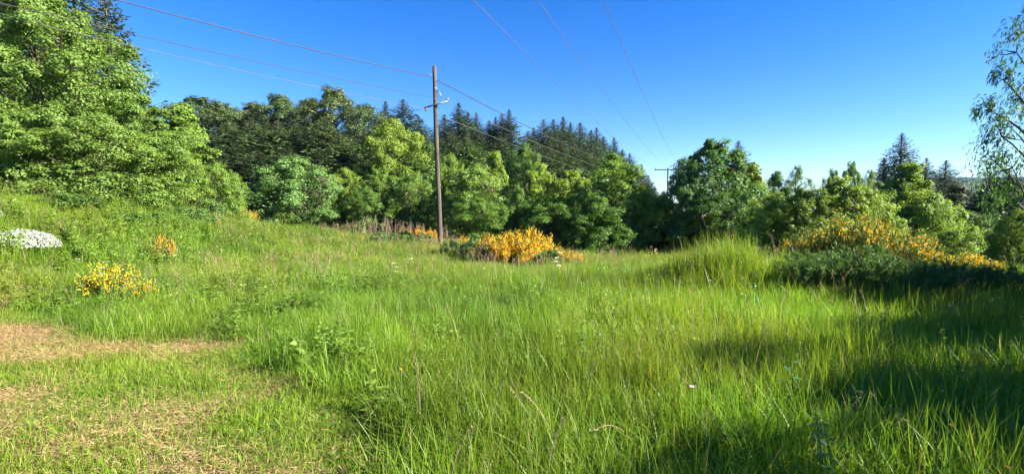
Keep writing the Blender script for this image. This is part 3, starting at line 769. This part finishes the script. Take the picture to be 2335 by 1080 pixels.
def make_dry(seed, H, n):
    rng = np.random.default_rng(seed); m = MB(); lv = MB()
    for _ in range(n):
        b = np.append(rng.normal(0, .28 * H, 2), -.05); tip = b + np.append(rng.normal(0, .16 * H, 2), H * rng.uniform(.5, 1.05)); mid_ = (b + tip) / 2 + np.append(rng.normal(0, .05 * H, 2), 0)
        m.tube([b, mid_, tip], [.010, .008, .004], 4, cap=False)
        for q in range(5):
            k = rng.uniform(.3, .95); s = b * (1 - k) + tip * k; e = s + np.append(rng.normal(0, .10 * H, 2), .14 * H * rng.random())
            m.tube([s, e], [.006, .003], 3, cap=False)
        q = 14; k = rng.uniform(.5, 1.0, (q, 1)); leaves(lv, b * (1 - k) + tip * k, norm(rng.normal(size=(q, 3))), rng.uniform(.03, .07, q), .4, rng)
    return dict(stems=m.mesh('stems', M['drytwig']), foliage=lv.mesh('seed_heads', M['drytwig']), H=H, R=.5 * H)


BR['dry'] = make_dry(61, 1.2, 26); BR['dry2'] = make_dry(62, 1.2, 18)


def dry(kind, px, top, Yd, wpx, label):
    p = BR[kind]; tp = at(px, top, Yd); gz = float(ground_z(tp[0], Yd)); rs = wpx / 2 / F * Yd / p['R']
    root = bpy.data.objects.new('dry_stalk_clump', None); COL.objects.link(root)
    root.location = (tp[0], Yd, gz); root.scale = (rs, rs, max(.3, tp[2] - gz) / p['H']); root.rotation_euler = (0, 0, px)
    for nm, me in (('stalks', p['stems']), ('seed_heads', p['foliage'])): obj(nm, me, root)['kind'] = 'stuff'
    tag(root, label, 'dry weeds', 'dry brown stalks at the foot of the trees')


for k, (x, y, d, w, lb) in enumerate(((720, 515, 26.5, 50, 'dry brown stalks, leftmost clump, right of the silvery round tree'), (765, 506, 26, 55, 'dry brown stalks, second clump right of the silvery round tree'), (805, 500, 26.5, 55, 'dry brown stalks, third clump right of the silvery round tree'), (865, 490, 26, 60, 'tallest clump of dry brown stalks left of the pole'),
                                      (905, 498, 26.5, 55, 'dry brown stalks between the tallest clump and the pole'), (948, 505, 26, 50, 'dry brown stalks behind the broom tufts left of the pole'), (1022, 512, 25.5, 50, 'dry brown stalks just right of the pole'), (1130, 545, 17.4, 60, 'grey brown dead stalks in front of the big yellow broom'),
                                      (1396, 560, 16.8, 26, 'single dry dock stalk before the dark thicket'), (1560, 575, 15, 30, 'few dry stalks at the left foot of the tall grass hump'))):
    dry('dry' if k % 2 else 'dry2', x, y, d, w, lb)


# ------------------------------------------------------------------ grass: tuft prototypes, scattered
def blade_batch(mb, base, az, h, lean, w, rng, seg=4, curl=1.7):
    n = len(base); k = np.linspace(0, 1, seg + 1)
    d = np.stack([np.cos(az), np.sin(az), np.zeros(n)], 1)
    tw = az + rng.normal(0, .9, n) + np.pi / 2
    s = np.stack([np.cos(tw), np.sin(tw), np.zeros(n)], 1)
    c = base[:, None] + d[:, None] * (lean * h)[:, None, None] * (k ** curl)[None, :, None] + np.array([0, 0, 1.0]) * (h[:, None] * (k[None] - .45 * (lean[:, None] ** 1.5) * k[None] ** 2.6))[:, :, None]
    ww = w[:, None] * np.array([.75, 1, .9, .62, 0])[None, :seg + 1] if seg == 4 else w[:, None] * (1 - k[None] ** 2)
    L = c + s[:, None] * ww[:, :, None] * .5; Rr = c - s[:, None] * ww[:, :, None] * .5
    v = np.concatenate([L[:, :seg], Rr[:, :seg], c[:, seg:]], 1)
    m = 2 * seg + 1; o = (np.arange(n) * m)[:, None]
    q = np.concatenate([np.stack([np.full(n, i_), np.full(n, seg + i_), np.full(n, seg + i_ + 1), np.full(n, i_ + 1)], 1) + o for i_ in range(seg - 1)])
    t = np.stack([np.full(n, seg - 1), np.full(n, 2 * seg - 1), np.full(n, 2 * seg)], 1) + o
    r = rng.random(n)
    mb.v.append(v.reshape(-1, 3)); mb.q.append(q + mb.n); mb.t.append(t + mb.n)
    mb.rq.append(np.tile(r, seg - 1)); mb.rt.append(r); mb.n += n * m


def tuft(seed, n, spread, h0, h1, w, lean, stalks=0, seedw=.02):
    rng = np.random.default_rng(seed); g_ = MB(); s_ = None
    b = np.stack([rng.normal(0, spread, n), rng.normal(0, spread, n), np.full(n, -.03)], 1)
    blade_batch(g_, b, rng.random(n) * 6.283, rng.uniform(h0, h1, n), np.abs(rng.normal(0, lean, n)), w * rng.uniform(.6, 1.2, n), rng)
    if stalks:
        s_ = MB()
        for _ in range(stalks):
            p0 = np.array([rng.normal(0, spread), rng.normal(0, spread), 0]); hh = h1 * rng.uniform(1.05, 1.45); th = rng.random() * 6.283; ln = abs(rng.normal(0, .22))
            k = np.linspace(0, 1, 5)[:, None]; p = p0 + np.array([math.cos(th), math.sin(th), 0]) * ln * hh * k ** 2 + np.array([0, 0, 1]) * hh * (k - .12 * k ** 3)
            s_.tube(p, [.0018, .0016, .0014, .0012, .001], 3, cap=False)
            m = 16; u = rng.uniform(.76, 1.0, m) * 4; i0 = np.minimum(u.astype(int), 3); f = (u - i0)[:, None]; q = p[i0] * (1 - f) + p[i0 + 1] * f
            leaves(s_, q, norm(rng.normal(size=(m, 3))), np.full(m, seedw) * rng.uniform(.7, 1.4, m), .35, rng, .05, D=norm(np.array([0, 0, 1.0]) + rng.normal(0, .5, (m, 3))))
    return g_, s_


PROTO = {}


def proto_coll(name, items):
    c = bpy.data.collections.new(name)
    for k, me in enumerate(items):
        o = bpy.data.objects.new(f'{name}_{k:02d}', me); c.objects.link(o)
    return c


def join_two(name, a_, ma, b_, mb_):
    me = a_.mesh(name, ma)
    if b_ is None: return me
    A = a_; B = b_
    q = [x for x in A.q] ; t = [x for x in A.t]
    nq = sum(len(x) for x in A.q); nt = sum(len(x) for x in A.t)
    bq = np.concatenate(B.q) + A.n if B.q else np.zeros((0, 4), int); bt = np.concatenate(B.t) + A.n if B.t else np.zeros((0, 3), int)
    Q = np.concatenate(q + [bq]); T = np.concatenate(t + [bt]) if (t or len(bt)) else None
    r = np.concatenate(A.rq + (B.rq or [np.zeros(0)]) + A.rt + (B.rt or [np.zeros(0)]))
    me = mesh_np(name, np.concatenate(A.v + B.v), Q, T, ma, r)
    me.materials.append(mb_)
    mi = np.concatenate([np.zeros(nq), np.ones(len(bq)), np.zeros(nt), np.ones(len(bt))]).astype(np.int32)
    me.polygons.foreach_set('material_index', mi)
    return me


tall = [join_two(f'tall_grass_{s}', *sum(zip(tuft(100 + s, 125, .14, .14, .60, .0062, .5, st * 2, .012), (M['grass'], M['seed'])), ())) for s, st in enumerate((0, 0, 1, 0, 0, 0))]
lush = [join_two(f'lush_grass_{s}', *sum(zip(tuft(120 + s, 46, .11, .22, .64, .0095, .5, 0), (M['grass'], M['seed'])), ())) for s in range(4)]
short = [join_two(f'short_grass_{s}', *sum(zip(tuft(140 + s, 80, .11, .04, .16, .0065, .75, 0), (M['grass'], M['seed'])), ())) for s in range(4)]
seedy = [join_two(f'seed_grass_{s}', *sum(zip(tuft(150 + s, 22, .08, .30, .55, .007, .3, 4, .02), (M['grass'], M['seed'])), ())) for s in range(3)]


def thatch(seed):
    rng = np.random.default_rng(seed); m = MB(); n = 190
    P = np.stack([rng.normal(0, .14, n), rng.normal(0, .14, n), rng.uniform(.004, .035, n)], 1)
    D = rng.normal(size=(n, 3)); D[:, 2] *= .12
    leaves(m, P, norm(rng.normal(0, .4, (n, 3)) + [0, 0, 1]), rng.uniform(.02, .07, n), .06, rng, .01, D=norm(D))
    return m.mesh(f'thatch_{seed}', M['straw'])


def weed(seed, H, n_st, lsize, flower=0):
    rng = np.random.default_rng(seed); m = MB(); fl = MB() if flower else None
    for _ in range(n_st):
        b = np.append(rng.normal(0, .05, 2), -.03); tip = b + np.append(rng.normal(0, .12 * H, 2), H * rng.uniform(.65, 1.05))
        m.tube([b, (b + tip) / 2, tip], [.004, .003, .002], 4, cap=False)
        q = 18; k = np.linspace(.15, .98, q)[:, None]; az = np.arange(q) * 2.4 + rng.random() * 6
        D = np.stack([np.cos(az), np.sin(az), rng.uniform(-.3, .5, q)], 1)
        leaves(m, b * (1 - k) + tip * k, norm(np.array([0, 0, 1]) + rng.normal(0, .35, (q, 3)) - D * .2), lsize * (1.2 - .7 * k[:, 0]) * rng.uniform(.7, 1.2, q), .42, rng, .08, D=norm(D))
        if flower:
            w_ = 16; a2 = rng.random(w_) * 6.28; r2 = .05 * np.sqrt(rng.random(w_))
            leaves(fl, tip + np.stack([np.cos(a2) * r2, np.sin(a2) * r2, .02 + rng.normal(0, .005, w_)], 1), norm(np.array([0, 0, 1]) + rng.normal(0, .3, (w_, 3))), np.full(w_, .022), .8, rng)
    return join_two(f'weed_{seed}', m, M['weed'], fl, M['umbel'])


C_tall = proto_coll('tall_tuft', tall); C_lush = proto_coll('lush_tuft', lush); C_short = proto_coll('short_tuft', short); C_seed = proto_coll('seed_tuft', seedy)
C_thatch = proto_coll('thatch_tuft', [thatch(s) for s in range(4)])
C_weed = proto_coll('weed_tuft', [weed(1, .55, 4, .11), weed(2, .7, 5, .09), weed(3, .4, 5, .13), weed(4, .8, 4, .07, 1)])


def scatter(name, coll, nproto, P, rotz, scl, tint, rng, label, cat, wts=None):
    n = len(P)
    me = bpy.data.meshes.new(name); me.vertices.add(n); me.vertices.foreach_set('co', np.asarray(P, np.float32).ravel())
    def attr(nm, ty, data, key):
        a_ = me.attributes.new(nm, ty, 'POINT'); a_.data.foreach_set(key, data.ravel())
    attr('rot', 'FLOAT_VECTOR', np.stack([rng.normal(0, .06, n), rng.normal(0, .06, n), rotz], 1).astype(np.float32), 'vector')
    attr('scl', 'FLOAT_VECTOR', np.asarray(scl, np.float32), 'vector')
    attr('idx', 'INT', rng.choice(nproto, n, p=wts).astype(np.int32), 'value')
    attr('tint', 'FLOAT_COLOR', np.concatenate([tint, np.ones((n, 1))], 1).astype(np.float32), 'color')
    o = obj(name, me)
    ng = bpy.data.node_groups.new(name + '_scatter', 'GeometryNodeTree')
    ng.interface.new_socket('Geometry', in_out='INPUT', socket_type='NodeSocketGeometry'); ng.interface.new_socket('Geometry', in_out='OUTPUT', socket_type='NodeSocketGeometry')
    N_ = ng.nodes; Lk = ng.links
    gi = N_.new('NodeGroupInput'); go = N_.new('NodeGroupOutput'); ip = N_.new('GeometryNodeInstanceOnPoints'); ci = N_.new('GeometryNodeCollectionInfo')
    ci.inputs['Collection'].default_value = coll; ci.inputs['Separate Children'].default_value = True; ci.inputs['Reset Children'].default_value = True
    def na(nm, ty):
        x = N_.new('GeometryNodeInputNamedAttribute'); x.data_type = ty; x.inputs['Name'].default_value = nm; return x.outputs['Attribute']
    ip.inputs['Pick Instance'].default_value = True
    Lk.new(gi.outputs[0], ip.inputs['Points']); Lk.new(ci.outputs[0], ip.inputs['Instance'])
    Lk.new(na('idx', 'INT'), ip.inputs['Instance Index']); Lk.new(na('rot', 'FLOAT_VECTOR'), ip.inputs['Rotation']); Lk.new(na('scl', 'FLOAT_VECTOR'), ip.inputs['Scale'])
    Lk.new(ip.outputs[0], go.inputs[0])
    md = o.modifiers.new('scatter', 'NODES'); md.node_group = ng
    tag(o, label, cat, kind='stuff')
    return o


def sample(rng, dens, ymin, ymax, half=1.55):
    """random ground points in a wedge ahead of the viewer; dens(x, y) per square metre, max given by dens itself"""
    dmax = dens[0]; area = half * (ymax ** 2 - ymin ** 2) + 3 * (ymax - ymin)
    n = int(area * dmax)
    y = np.sqrt(rng.random(n) * (ymax ** 2 - ymin ** 2) + ymin ** 2) if ymin >= 0 else rng.uniform(ymin, ymax, n)
    x = rng.uniform(-1, 1, n) * (half * np.abs(y) + 1.5)
    keep = rng.random(n) * dmax < dens[1](x, y)
    return x[keep], y[keep]


# edge of the mown patch: the mown side is to the left of this line
EX = np.array([-.35, -.45, -1.1, -2.9, -5.6, -8.6, -12.0]); EY = np.array([0, 3.2, 4.1, 5.7, 7.2, 8.5, 9.6])


def mown(x, y):
    yy = np.interp(-x, -EX, EY)        # far limit of the mown patch at x
    edge = yy + 1.8 * (fbm(x * .9, y * .9, 21) - .5)
    near = sst(.5, -.5, x + .45 + .4 * (fbm(x * 1.1 + 5, y * 1.1, 22) - .5))
    return sst(.9, -.7, y - edge) * near


def track(x, y):
    """trodden strip along the left of the mown patch"""
    return .13 * sst(.7, -.3, x + .92 * y + .5 * (fbm(x * .7, y * .7, 81) - .5))


def shade_tint(x, y, rng, n, warm):
    b = .58 + .55 * fbm(x * .8, y * .8, 31) + .35 * fbm(x * 2.6, y * 2.6, 35)
    hue = fbm(x * .45 + 7, y * .45, 33)
    t = np.stack([b * (.74 + .62 * hue) * (1 + warm), b * (.95 + .12 * hue), b * (.9 + .2 * hue)], 1)
    return t * rng.uniform(.8, 1.2, (n, 1))


rng = np.random.default_rng(77)
# tall meadow grass
xs = []; ys = []; ss = []
for y0, y1, d, s in ((.8, 4.5, 58, 1.0), (4.5, 8, 44, 1.0), (8, 13, 27, 1.1), (13, 20, 15, 1.2), (20, 34, 7, 1.4)):
    x, y = sample(rng, (d, lambda x, y: d * (1 - mown(x, y)) * (.55 + .6 * fbm(x * 1.4, y * 1.4, 12))), y0, y1)
    xs.append(x); ys.append(y); ss.append(np.full(len(x), s))
x = np.concatenate(xs); y = np.concatenate(ys); s = np.concatenate(ss); n = len(x)
hm = (.50 + .75 * fbm(x * .55, y * .55, 14)) * (.62 + .76 * fbm(x * 1.9, y * 1.9, 15)) * (1 + .62 * np.exp(-((x - 4.0) / .9) ** 2 - ((y - 9.6) / 1.2) ** 2) * (.3 + 1.6 * fbm(x * 2.2, y * 2.2, 72))) * (.82 + .28 * sst(-2.5, 2.5, x))
hm = hm * (.75 + .25 * sst(.0, .5, y - np.interp(-x, -EX, EY) + 2 * sst(-.6, .2, x)))
hz = s * hm * rng.uniform(.6, 1.3, n) * (1 - .28 * sst(4.5, 9, y)) * (1 + .38 * np.exp(-((x - 6.0) / 2.6) ** 2 - ((y - 7.6) / 1.0) ** 2))
tall_o = scatter('meadow_grass', C_tall, 6, np.stack([x, y, ground_z(x, y)], 1), rng.random(n) * 6.283, np.stack([s * 1.1, s * 1.1, hz], 1), shade_tint(x, y, rng, n, 0.0), rng, 'tall green meadow grass covering the middle and right', 'grass', (.19, .19, .05, .19, .19, .19))
# broader lush blades, mostly near right
x, y = sample(rng, (34, lambda x, y: 34 * (1 - mown(x, y)) * sst(-1.0, 1.5, x) * sst(10, 5, y) * (.3 + fbm(x * .9, y * .9, 17))), .8, 11); n = len(x)
hz = rng.uniform(.6, 1.1, n) * (.6 + .6 * fbm(x * .7, y * .7, 18))
tn = shade_tint(x, y, rng, n, -.12); 
scatter('lush_grass', C_lush, 4, np.stack([x, y, ground_z(x, y)], 1), rng.random(n) * 6.283, np.stack([np.ones(n), np.ones(n), hz], 1), tn * np.array([.9, 1.05, .8]), rng, 'lush broad-bladed grass in the near right foreground', 'grass')
# seeding grass, dull heads in the farther meadow
x, y = sample(rng, (3.5, lambda x, y: 3.5 * (1 - mown(x, y)) * sst(6, 11, y) * (.10 + .9 * sst(.45, .7, fbm(x * .35, y * .35, 41)))), 5, 24); n = len(x)
scatter('seeding_grass', C_seed, 3, np.stack([x, y, ground_z(x, y)], 1), rng.random(n) * 6.283, np.stack([np.full(n, 1.3)] * 2 + [rng.uniform(.7, 1.15, n)], 1), shade_tint(x, y, rng, n, .1), rng, 'grass with pale brown seed heads in the far meadow', 'grass')
# short grass on the mown patch
x, y = sample(rng, (120, lambda x, y: 120 * mown(x, y) * (.10 + .95 * sst(.40, .58, fbm(x * .8, y * .8, 51) - track(x, y)))), .6, 11); n = len(x)
scatter('mown_grass', C_short, 4, np.stack([x, y, ground_z(x, y)], 1), rng.random(n) * 6.283, np.stack([np.ones(n)] * 2 + [rng.uniform(.45, 1.1, n) * (.7 + .6 * fbm(x * 1.2, y * 1.2, 55))], 1), shade_tint(x, y, rng, n, .12), rng, 'short mown grass in the left foreground', 'grass')
# dry cuttings lying on it
x, y = sample(rng, (95, lambda x, y: 95 * mown(x, y) * (.12 + .85 * sst(.55, .40, fbm(x * .8, y * .8, 51) - track(x, y)))), .6, 11); n = len(x)
tn = np.ones((n, 3)) * (.75 + .5 * fbm(x * 2, y * 2, 57))[:, None] * np.array([1.2, 1.06, .92])
scatter('dry_cuttings', C_thatch, 4, np.stack([x, y, ground_z(x, y) + .005], 1), rng.random(n) * 6.283, np.ones((n, 3)) * rng.uniform(.8, 1.3, (n, 1)), tn, rng, 'tan dry grass cuttings strewn over the mown patch', 'dry grass')
# weeds on the bank and through the meadow
x, y = sample(rng, (26, lambda x, y: 26 * (1 - mown(x, y)) * (.75 * sst(-5.5, -9, x) * sst(6.5, 8.5, y) * sst(.40, .68, fbm(x * .5, y * .5, 63)) + .40 * sst(.42, .7, fbm(x * .6, y * .6, 61)))), 1.5, 26); n = len(x)
scatter('meadow_weeds', C_weed, 4, np.stack([x, y, ground_z(x, y)], 1), rng.random(n) * 6.283, np.ones((n, 3)) * (rng.uniform(.6, 1.05, n) + .35 * sst(-5.5, -9, x))[:, None], shade_tint(x, y, rng, n, .12) * np.array([1.3, 1.2, .9]), rng, 'leafy weeds growing over the left bank and through the meadow', 'weeds', (.36, .35, .286, .004))


# ------------------------------------------------------------------ single flowers and plants one can pick out in the foreground
M['yellow'] = leaf_mat('buttercup petal', (.85, .42, .01), (.92, .55, .02), .25, .35, .4, tcol=(1, 1, .8))
M['stem'] = leaf_mat('flower stem', (.07, .14, .03), (.11, .19, .04), .2)


def flower(px, py, Yd, size, kind, label, group):
    hd = at(px, py, Yd); gz = float(ground_z(hd[0], Yd)); r_ = np.random.default_rng(int(px + py))
    root = bpy.data.objects.new('buttercup' if kind == 'yellow' else 'white_wildflower', None); COL.objects.link(root); root.location = (hd[0], Yd, gz)
    h = hd[2] - gz; m = MB(); k = np.linspace(0, 1, 6)[:, None]; b = r_.normal(0, .05, 2)
    path = np.concatenate([b * (1 - k) ** 1.5, k * h - .02 * (1 - k)], 1); m.tube(path, .0028, 5); obj('stem', m.mesh('stem', M['stem'], True), root)
    n_ = 5 if kind == 'yellow' else 12
    for q in range(n_):
        a_ = q / n_ * 6.283; pm = MB(); D = np.array([[math.cos(a_), math.sin(a_), .55 if kind == 'yellow' else .15]])
        leaves(pm, np.array([[0, 0, h]]), norm(np.array([[-math.cos(a_) * .5, -math.sin(a_) * .5, 1.0]])), np.array([size]), .9 if kind == 'yellow' else .5, r_, .08, D=norm(D))
        obj('petal', pm.mesh('petal', M['yellow' if kind == 'yellow' else 'white']), root)
    c = MB(); c.tube([(0, 0, h - .006), (0, 0, h + .004), (0, 0, h + size * .25)], [size * .2, size * .3, size * .12], 8); obj('flower_centre', c.mesh('flower_centre', M['yellow'], True), root)
    tag(root, label, 'flower', group)


flower(1580, 884, 2.9, .026, 'white', 'single white flower in the grass at the edge of the shade', 'single flowers in the foreground')
flower(2170, 970, 2.3, .015, 'yellow', 'upper of two buttercups close together at lower right', 'buttercups in the shaded grass')
flower(2137, 986, 2.25, .015, 'yellow', 'lower left of two buttercups close together at lower right', 'buttercups in the shaded grass')
flower(2300, 1066, 2.0, .014, 'yellow', 'buttercup at the bottom edge near the right corner', 'buttercups in the shaded grass')
flower(915, 842, 3.5, .014, 'yellow', 'small lone buttercup in the sunny grass near the centre', 'buttercups in the shaded grass')
flower(2166, 698, 5.0, .02, 'white', 'white flower above the shaded grass in front of the dark broom', 'single flowers in the foreground')
flower(2328, 722, 4.9, .02, 'white', 'white flower at the right edge in front of the dark broom', 'single flowers in the foreground')
flower(1620, 640, 6.9, .03, 'white', 'white flower at the foot of the tall grass hump', 'single flowers in the foreground')
flower(495, 562, 13.0, .05, 'white', 'white flower on the lit slope left of the meadow', 'single flowers in the foreground')


def leafy_plant(px, py, Yd, size, H, n_, tint, label):
    hd = at(px, py, Yd); gz = float(ground_z(hd[0], Yd)); r_ = np.random.default_rng(int(px * 3 + py))
    root = bpy.data.objects.new('leafy_weed', None); COL.objects.link(root); root.location = (hd[0], Yd, gz)
    h = max(H, hd[2] - gz); m = MB(); tip = np.append(r_.normal(0, .05, 2), h)
    m.tube([(0, 0, -.03), tip * .5 + [0.02, 0, 0], tip], [.006, .005, .003], 5, cap=False); o_ = obj('stem', m.mesh('stem', M['stem'], True), root); o_.color = (*tint, 1)
    for q in range(n_):
        k = .15 + .83 * q / (n_ - 1); a_ = q * 2.4 + r_.normal(0, .3); pm = MB(); nn = 3
        D = np.array([[math.cos(a_), math.sin(a_), r_.uniform(-.2, .5)]]); L_ = size * (1.25 - .6 * k) * r_.uniform(.8, 1.2)
        leaves(pm, (tip * k)[None], norm(np.array([[0, 0, 1.0]]) + r_.normal(0, .3, (1, 3))), np.array([L_]), .5, r_, .07, D=norm(D))
        w_ = obj('leaf', pm.mesh('leaf', M['shrub']), root); w_.color = (*tint, 1)
    tag(root, label, 'plant', 'leafy weeds in the foreground')


leafy_plant(690, 838, 5.0, .15, .4, 16, (1.5, 1.3, .9), 'yellowish broad-leaved dock at the edge of the mown patch')
leafy_plant(1885, 935, 2.7, .07, .35, 26, (1.0, 1.15, 1.5), 'pale-leaved weed in the shaded grass at lower right')
leafy_plant(1915, 985, 2.5, .06, .3, 22, (1.0, 1.15, 1.4), 'second pale-leaved weed just below the first at lower right')
leafy_plant(1815, 815, 3.6, .13, .4, 14, (.55, .75, .8), 'dark broad-leaved weed in the shaded grass right of the white flower')
leafy_plant(1330, 735, 4.9, .10, .5, 30, (.7, .85, .6), 'dark leafy weed in the sunny grass right of centre')
leafy_plant(1375, 755, 4.7, .09, .45, 26, (1.1, 1.1, .8), 'light leafy weed right beside the dark one right of centre')
leafy_plant(1735, 640, 7.0, .12, .5, 24, (.8, .95, .85), 'leafy weed at the right foot of the tall grass hump')


def stalk(x0, y0, x1, y1, Yd, label, arch=.12):
    a_ = at(x0, y0, Yd); b_ = at(x1, y1, Yd - .15); a_[2] = float(ground_z(a_[0], a_[1])) - .02
    k = np.linspace(0, 1, 9)[:, None]; p = a_ * (1 - k) + b_ * k; p[:, 2] += arch * np.sin(k[:, 0] * math.pi * .9); o0 = p[0].copy(); p = p - o0
    root = bpy.data.objects.new('dry_grass_stalk', None); COL.objects.link(root); root.location = o0; r_ = np.random.default_rng(int(x0))
    m = MB(); m.tube(p, .0034 * (1 - .6 * k[:, 0]), 5, cap=False); obj('stem', m.mesh('stem', M['drytwig'], True), root).color = (1.5, 1.5, 1.2, 1)
    h_ = MB(); q = 26; kk = r_.uniform(.8, 1.0, q) * 8; i0 = np.minimum(kk.astype(int), 7); f = (kk - i0)[:, None]
    leaves(h_, p[i0] * (1 - f) + p[i0 + 1] * f, norm(r_.normal(size=(q, 3))), r_.uniform(.012, .026, q), .4, r_, .05, D=norm(np.tile(p[-1] - p[-2], (q, 1)) + r_.normal(0, .02, (q, 3))))
    obj('seed_head', h_.mesh('seed_head', M['drytwig']), root).color = (1.4, 1.4, 1.2, 1)
    tag(root, label, 'grass stalk', 'dry stalks standing out of the grass')


stalk(1060, 860, 1018, 705, 5.2, 'thin dry stalk leaning left in the sunny grass near the centre')
stalk(1250, 1090, 1165, 890, 3.3, 'pale stalk leaning left in the near grass below centre', .05)
stalk(1290, 1085, 1190, 905, 3.2, 'pale stalk just right of another leaning left below centre', .1)
stalk(1130, 800, 1105, 620, 6.0, 'pale slender stalk upright in the far sunny grass')
stalk(1420, 760, 1378, 690, 6.2, 'short pale stalk in the grass right of centre', .05)
stalk(1480, 1010, 1350, 1000, 3.2, 'bent pale grass stalk low at bottom centre', .16)
stalk(1800, 720, 1905, 690, 6.0, 'brownish stalk bending right before the dark broom', .12)
stalk(900, 880, 960, 832, 4.8, 'short straw stalk leaning right left of centre', .02)
stalk(1650, 930, 1545, 855, 3.9, 'dry stalk crossing the edge of the shade left of the white flower', .02)


# ------------------------------------------------------------------ the evening air
hz_m = bpy.data.materials.new('thin evening haze'); hz_m.use_nodes = True
nt = hz_m.node_tree
for nd in list(nt.nodes):
    if nd.type == 'BSDF_PRINCIPLED': nt.nodes.remove(nd)
pv = nt.nodes.new('ShaderNodeVolumePrincipled')
pv.inputs['Color'].default_value = (.38, .62, 1.0, 1); pv.inputs['Density'].default_value = HAZE
nt.links.new(pv.outputs[0], nt.nodes['Material Output'].inputs['Volume'])
hb = MB(); hb.box((0, 800, 35), (2000, 1500, 75))
tag(obj('haze', hb.mesh('haze', hz_m)), 'thin blue evening haze over the valley', 'haze', kind='stuff')
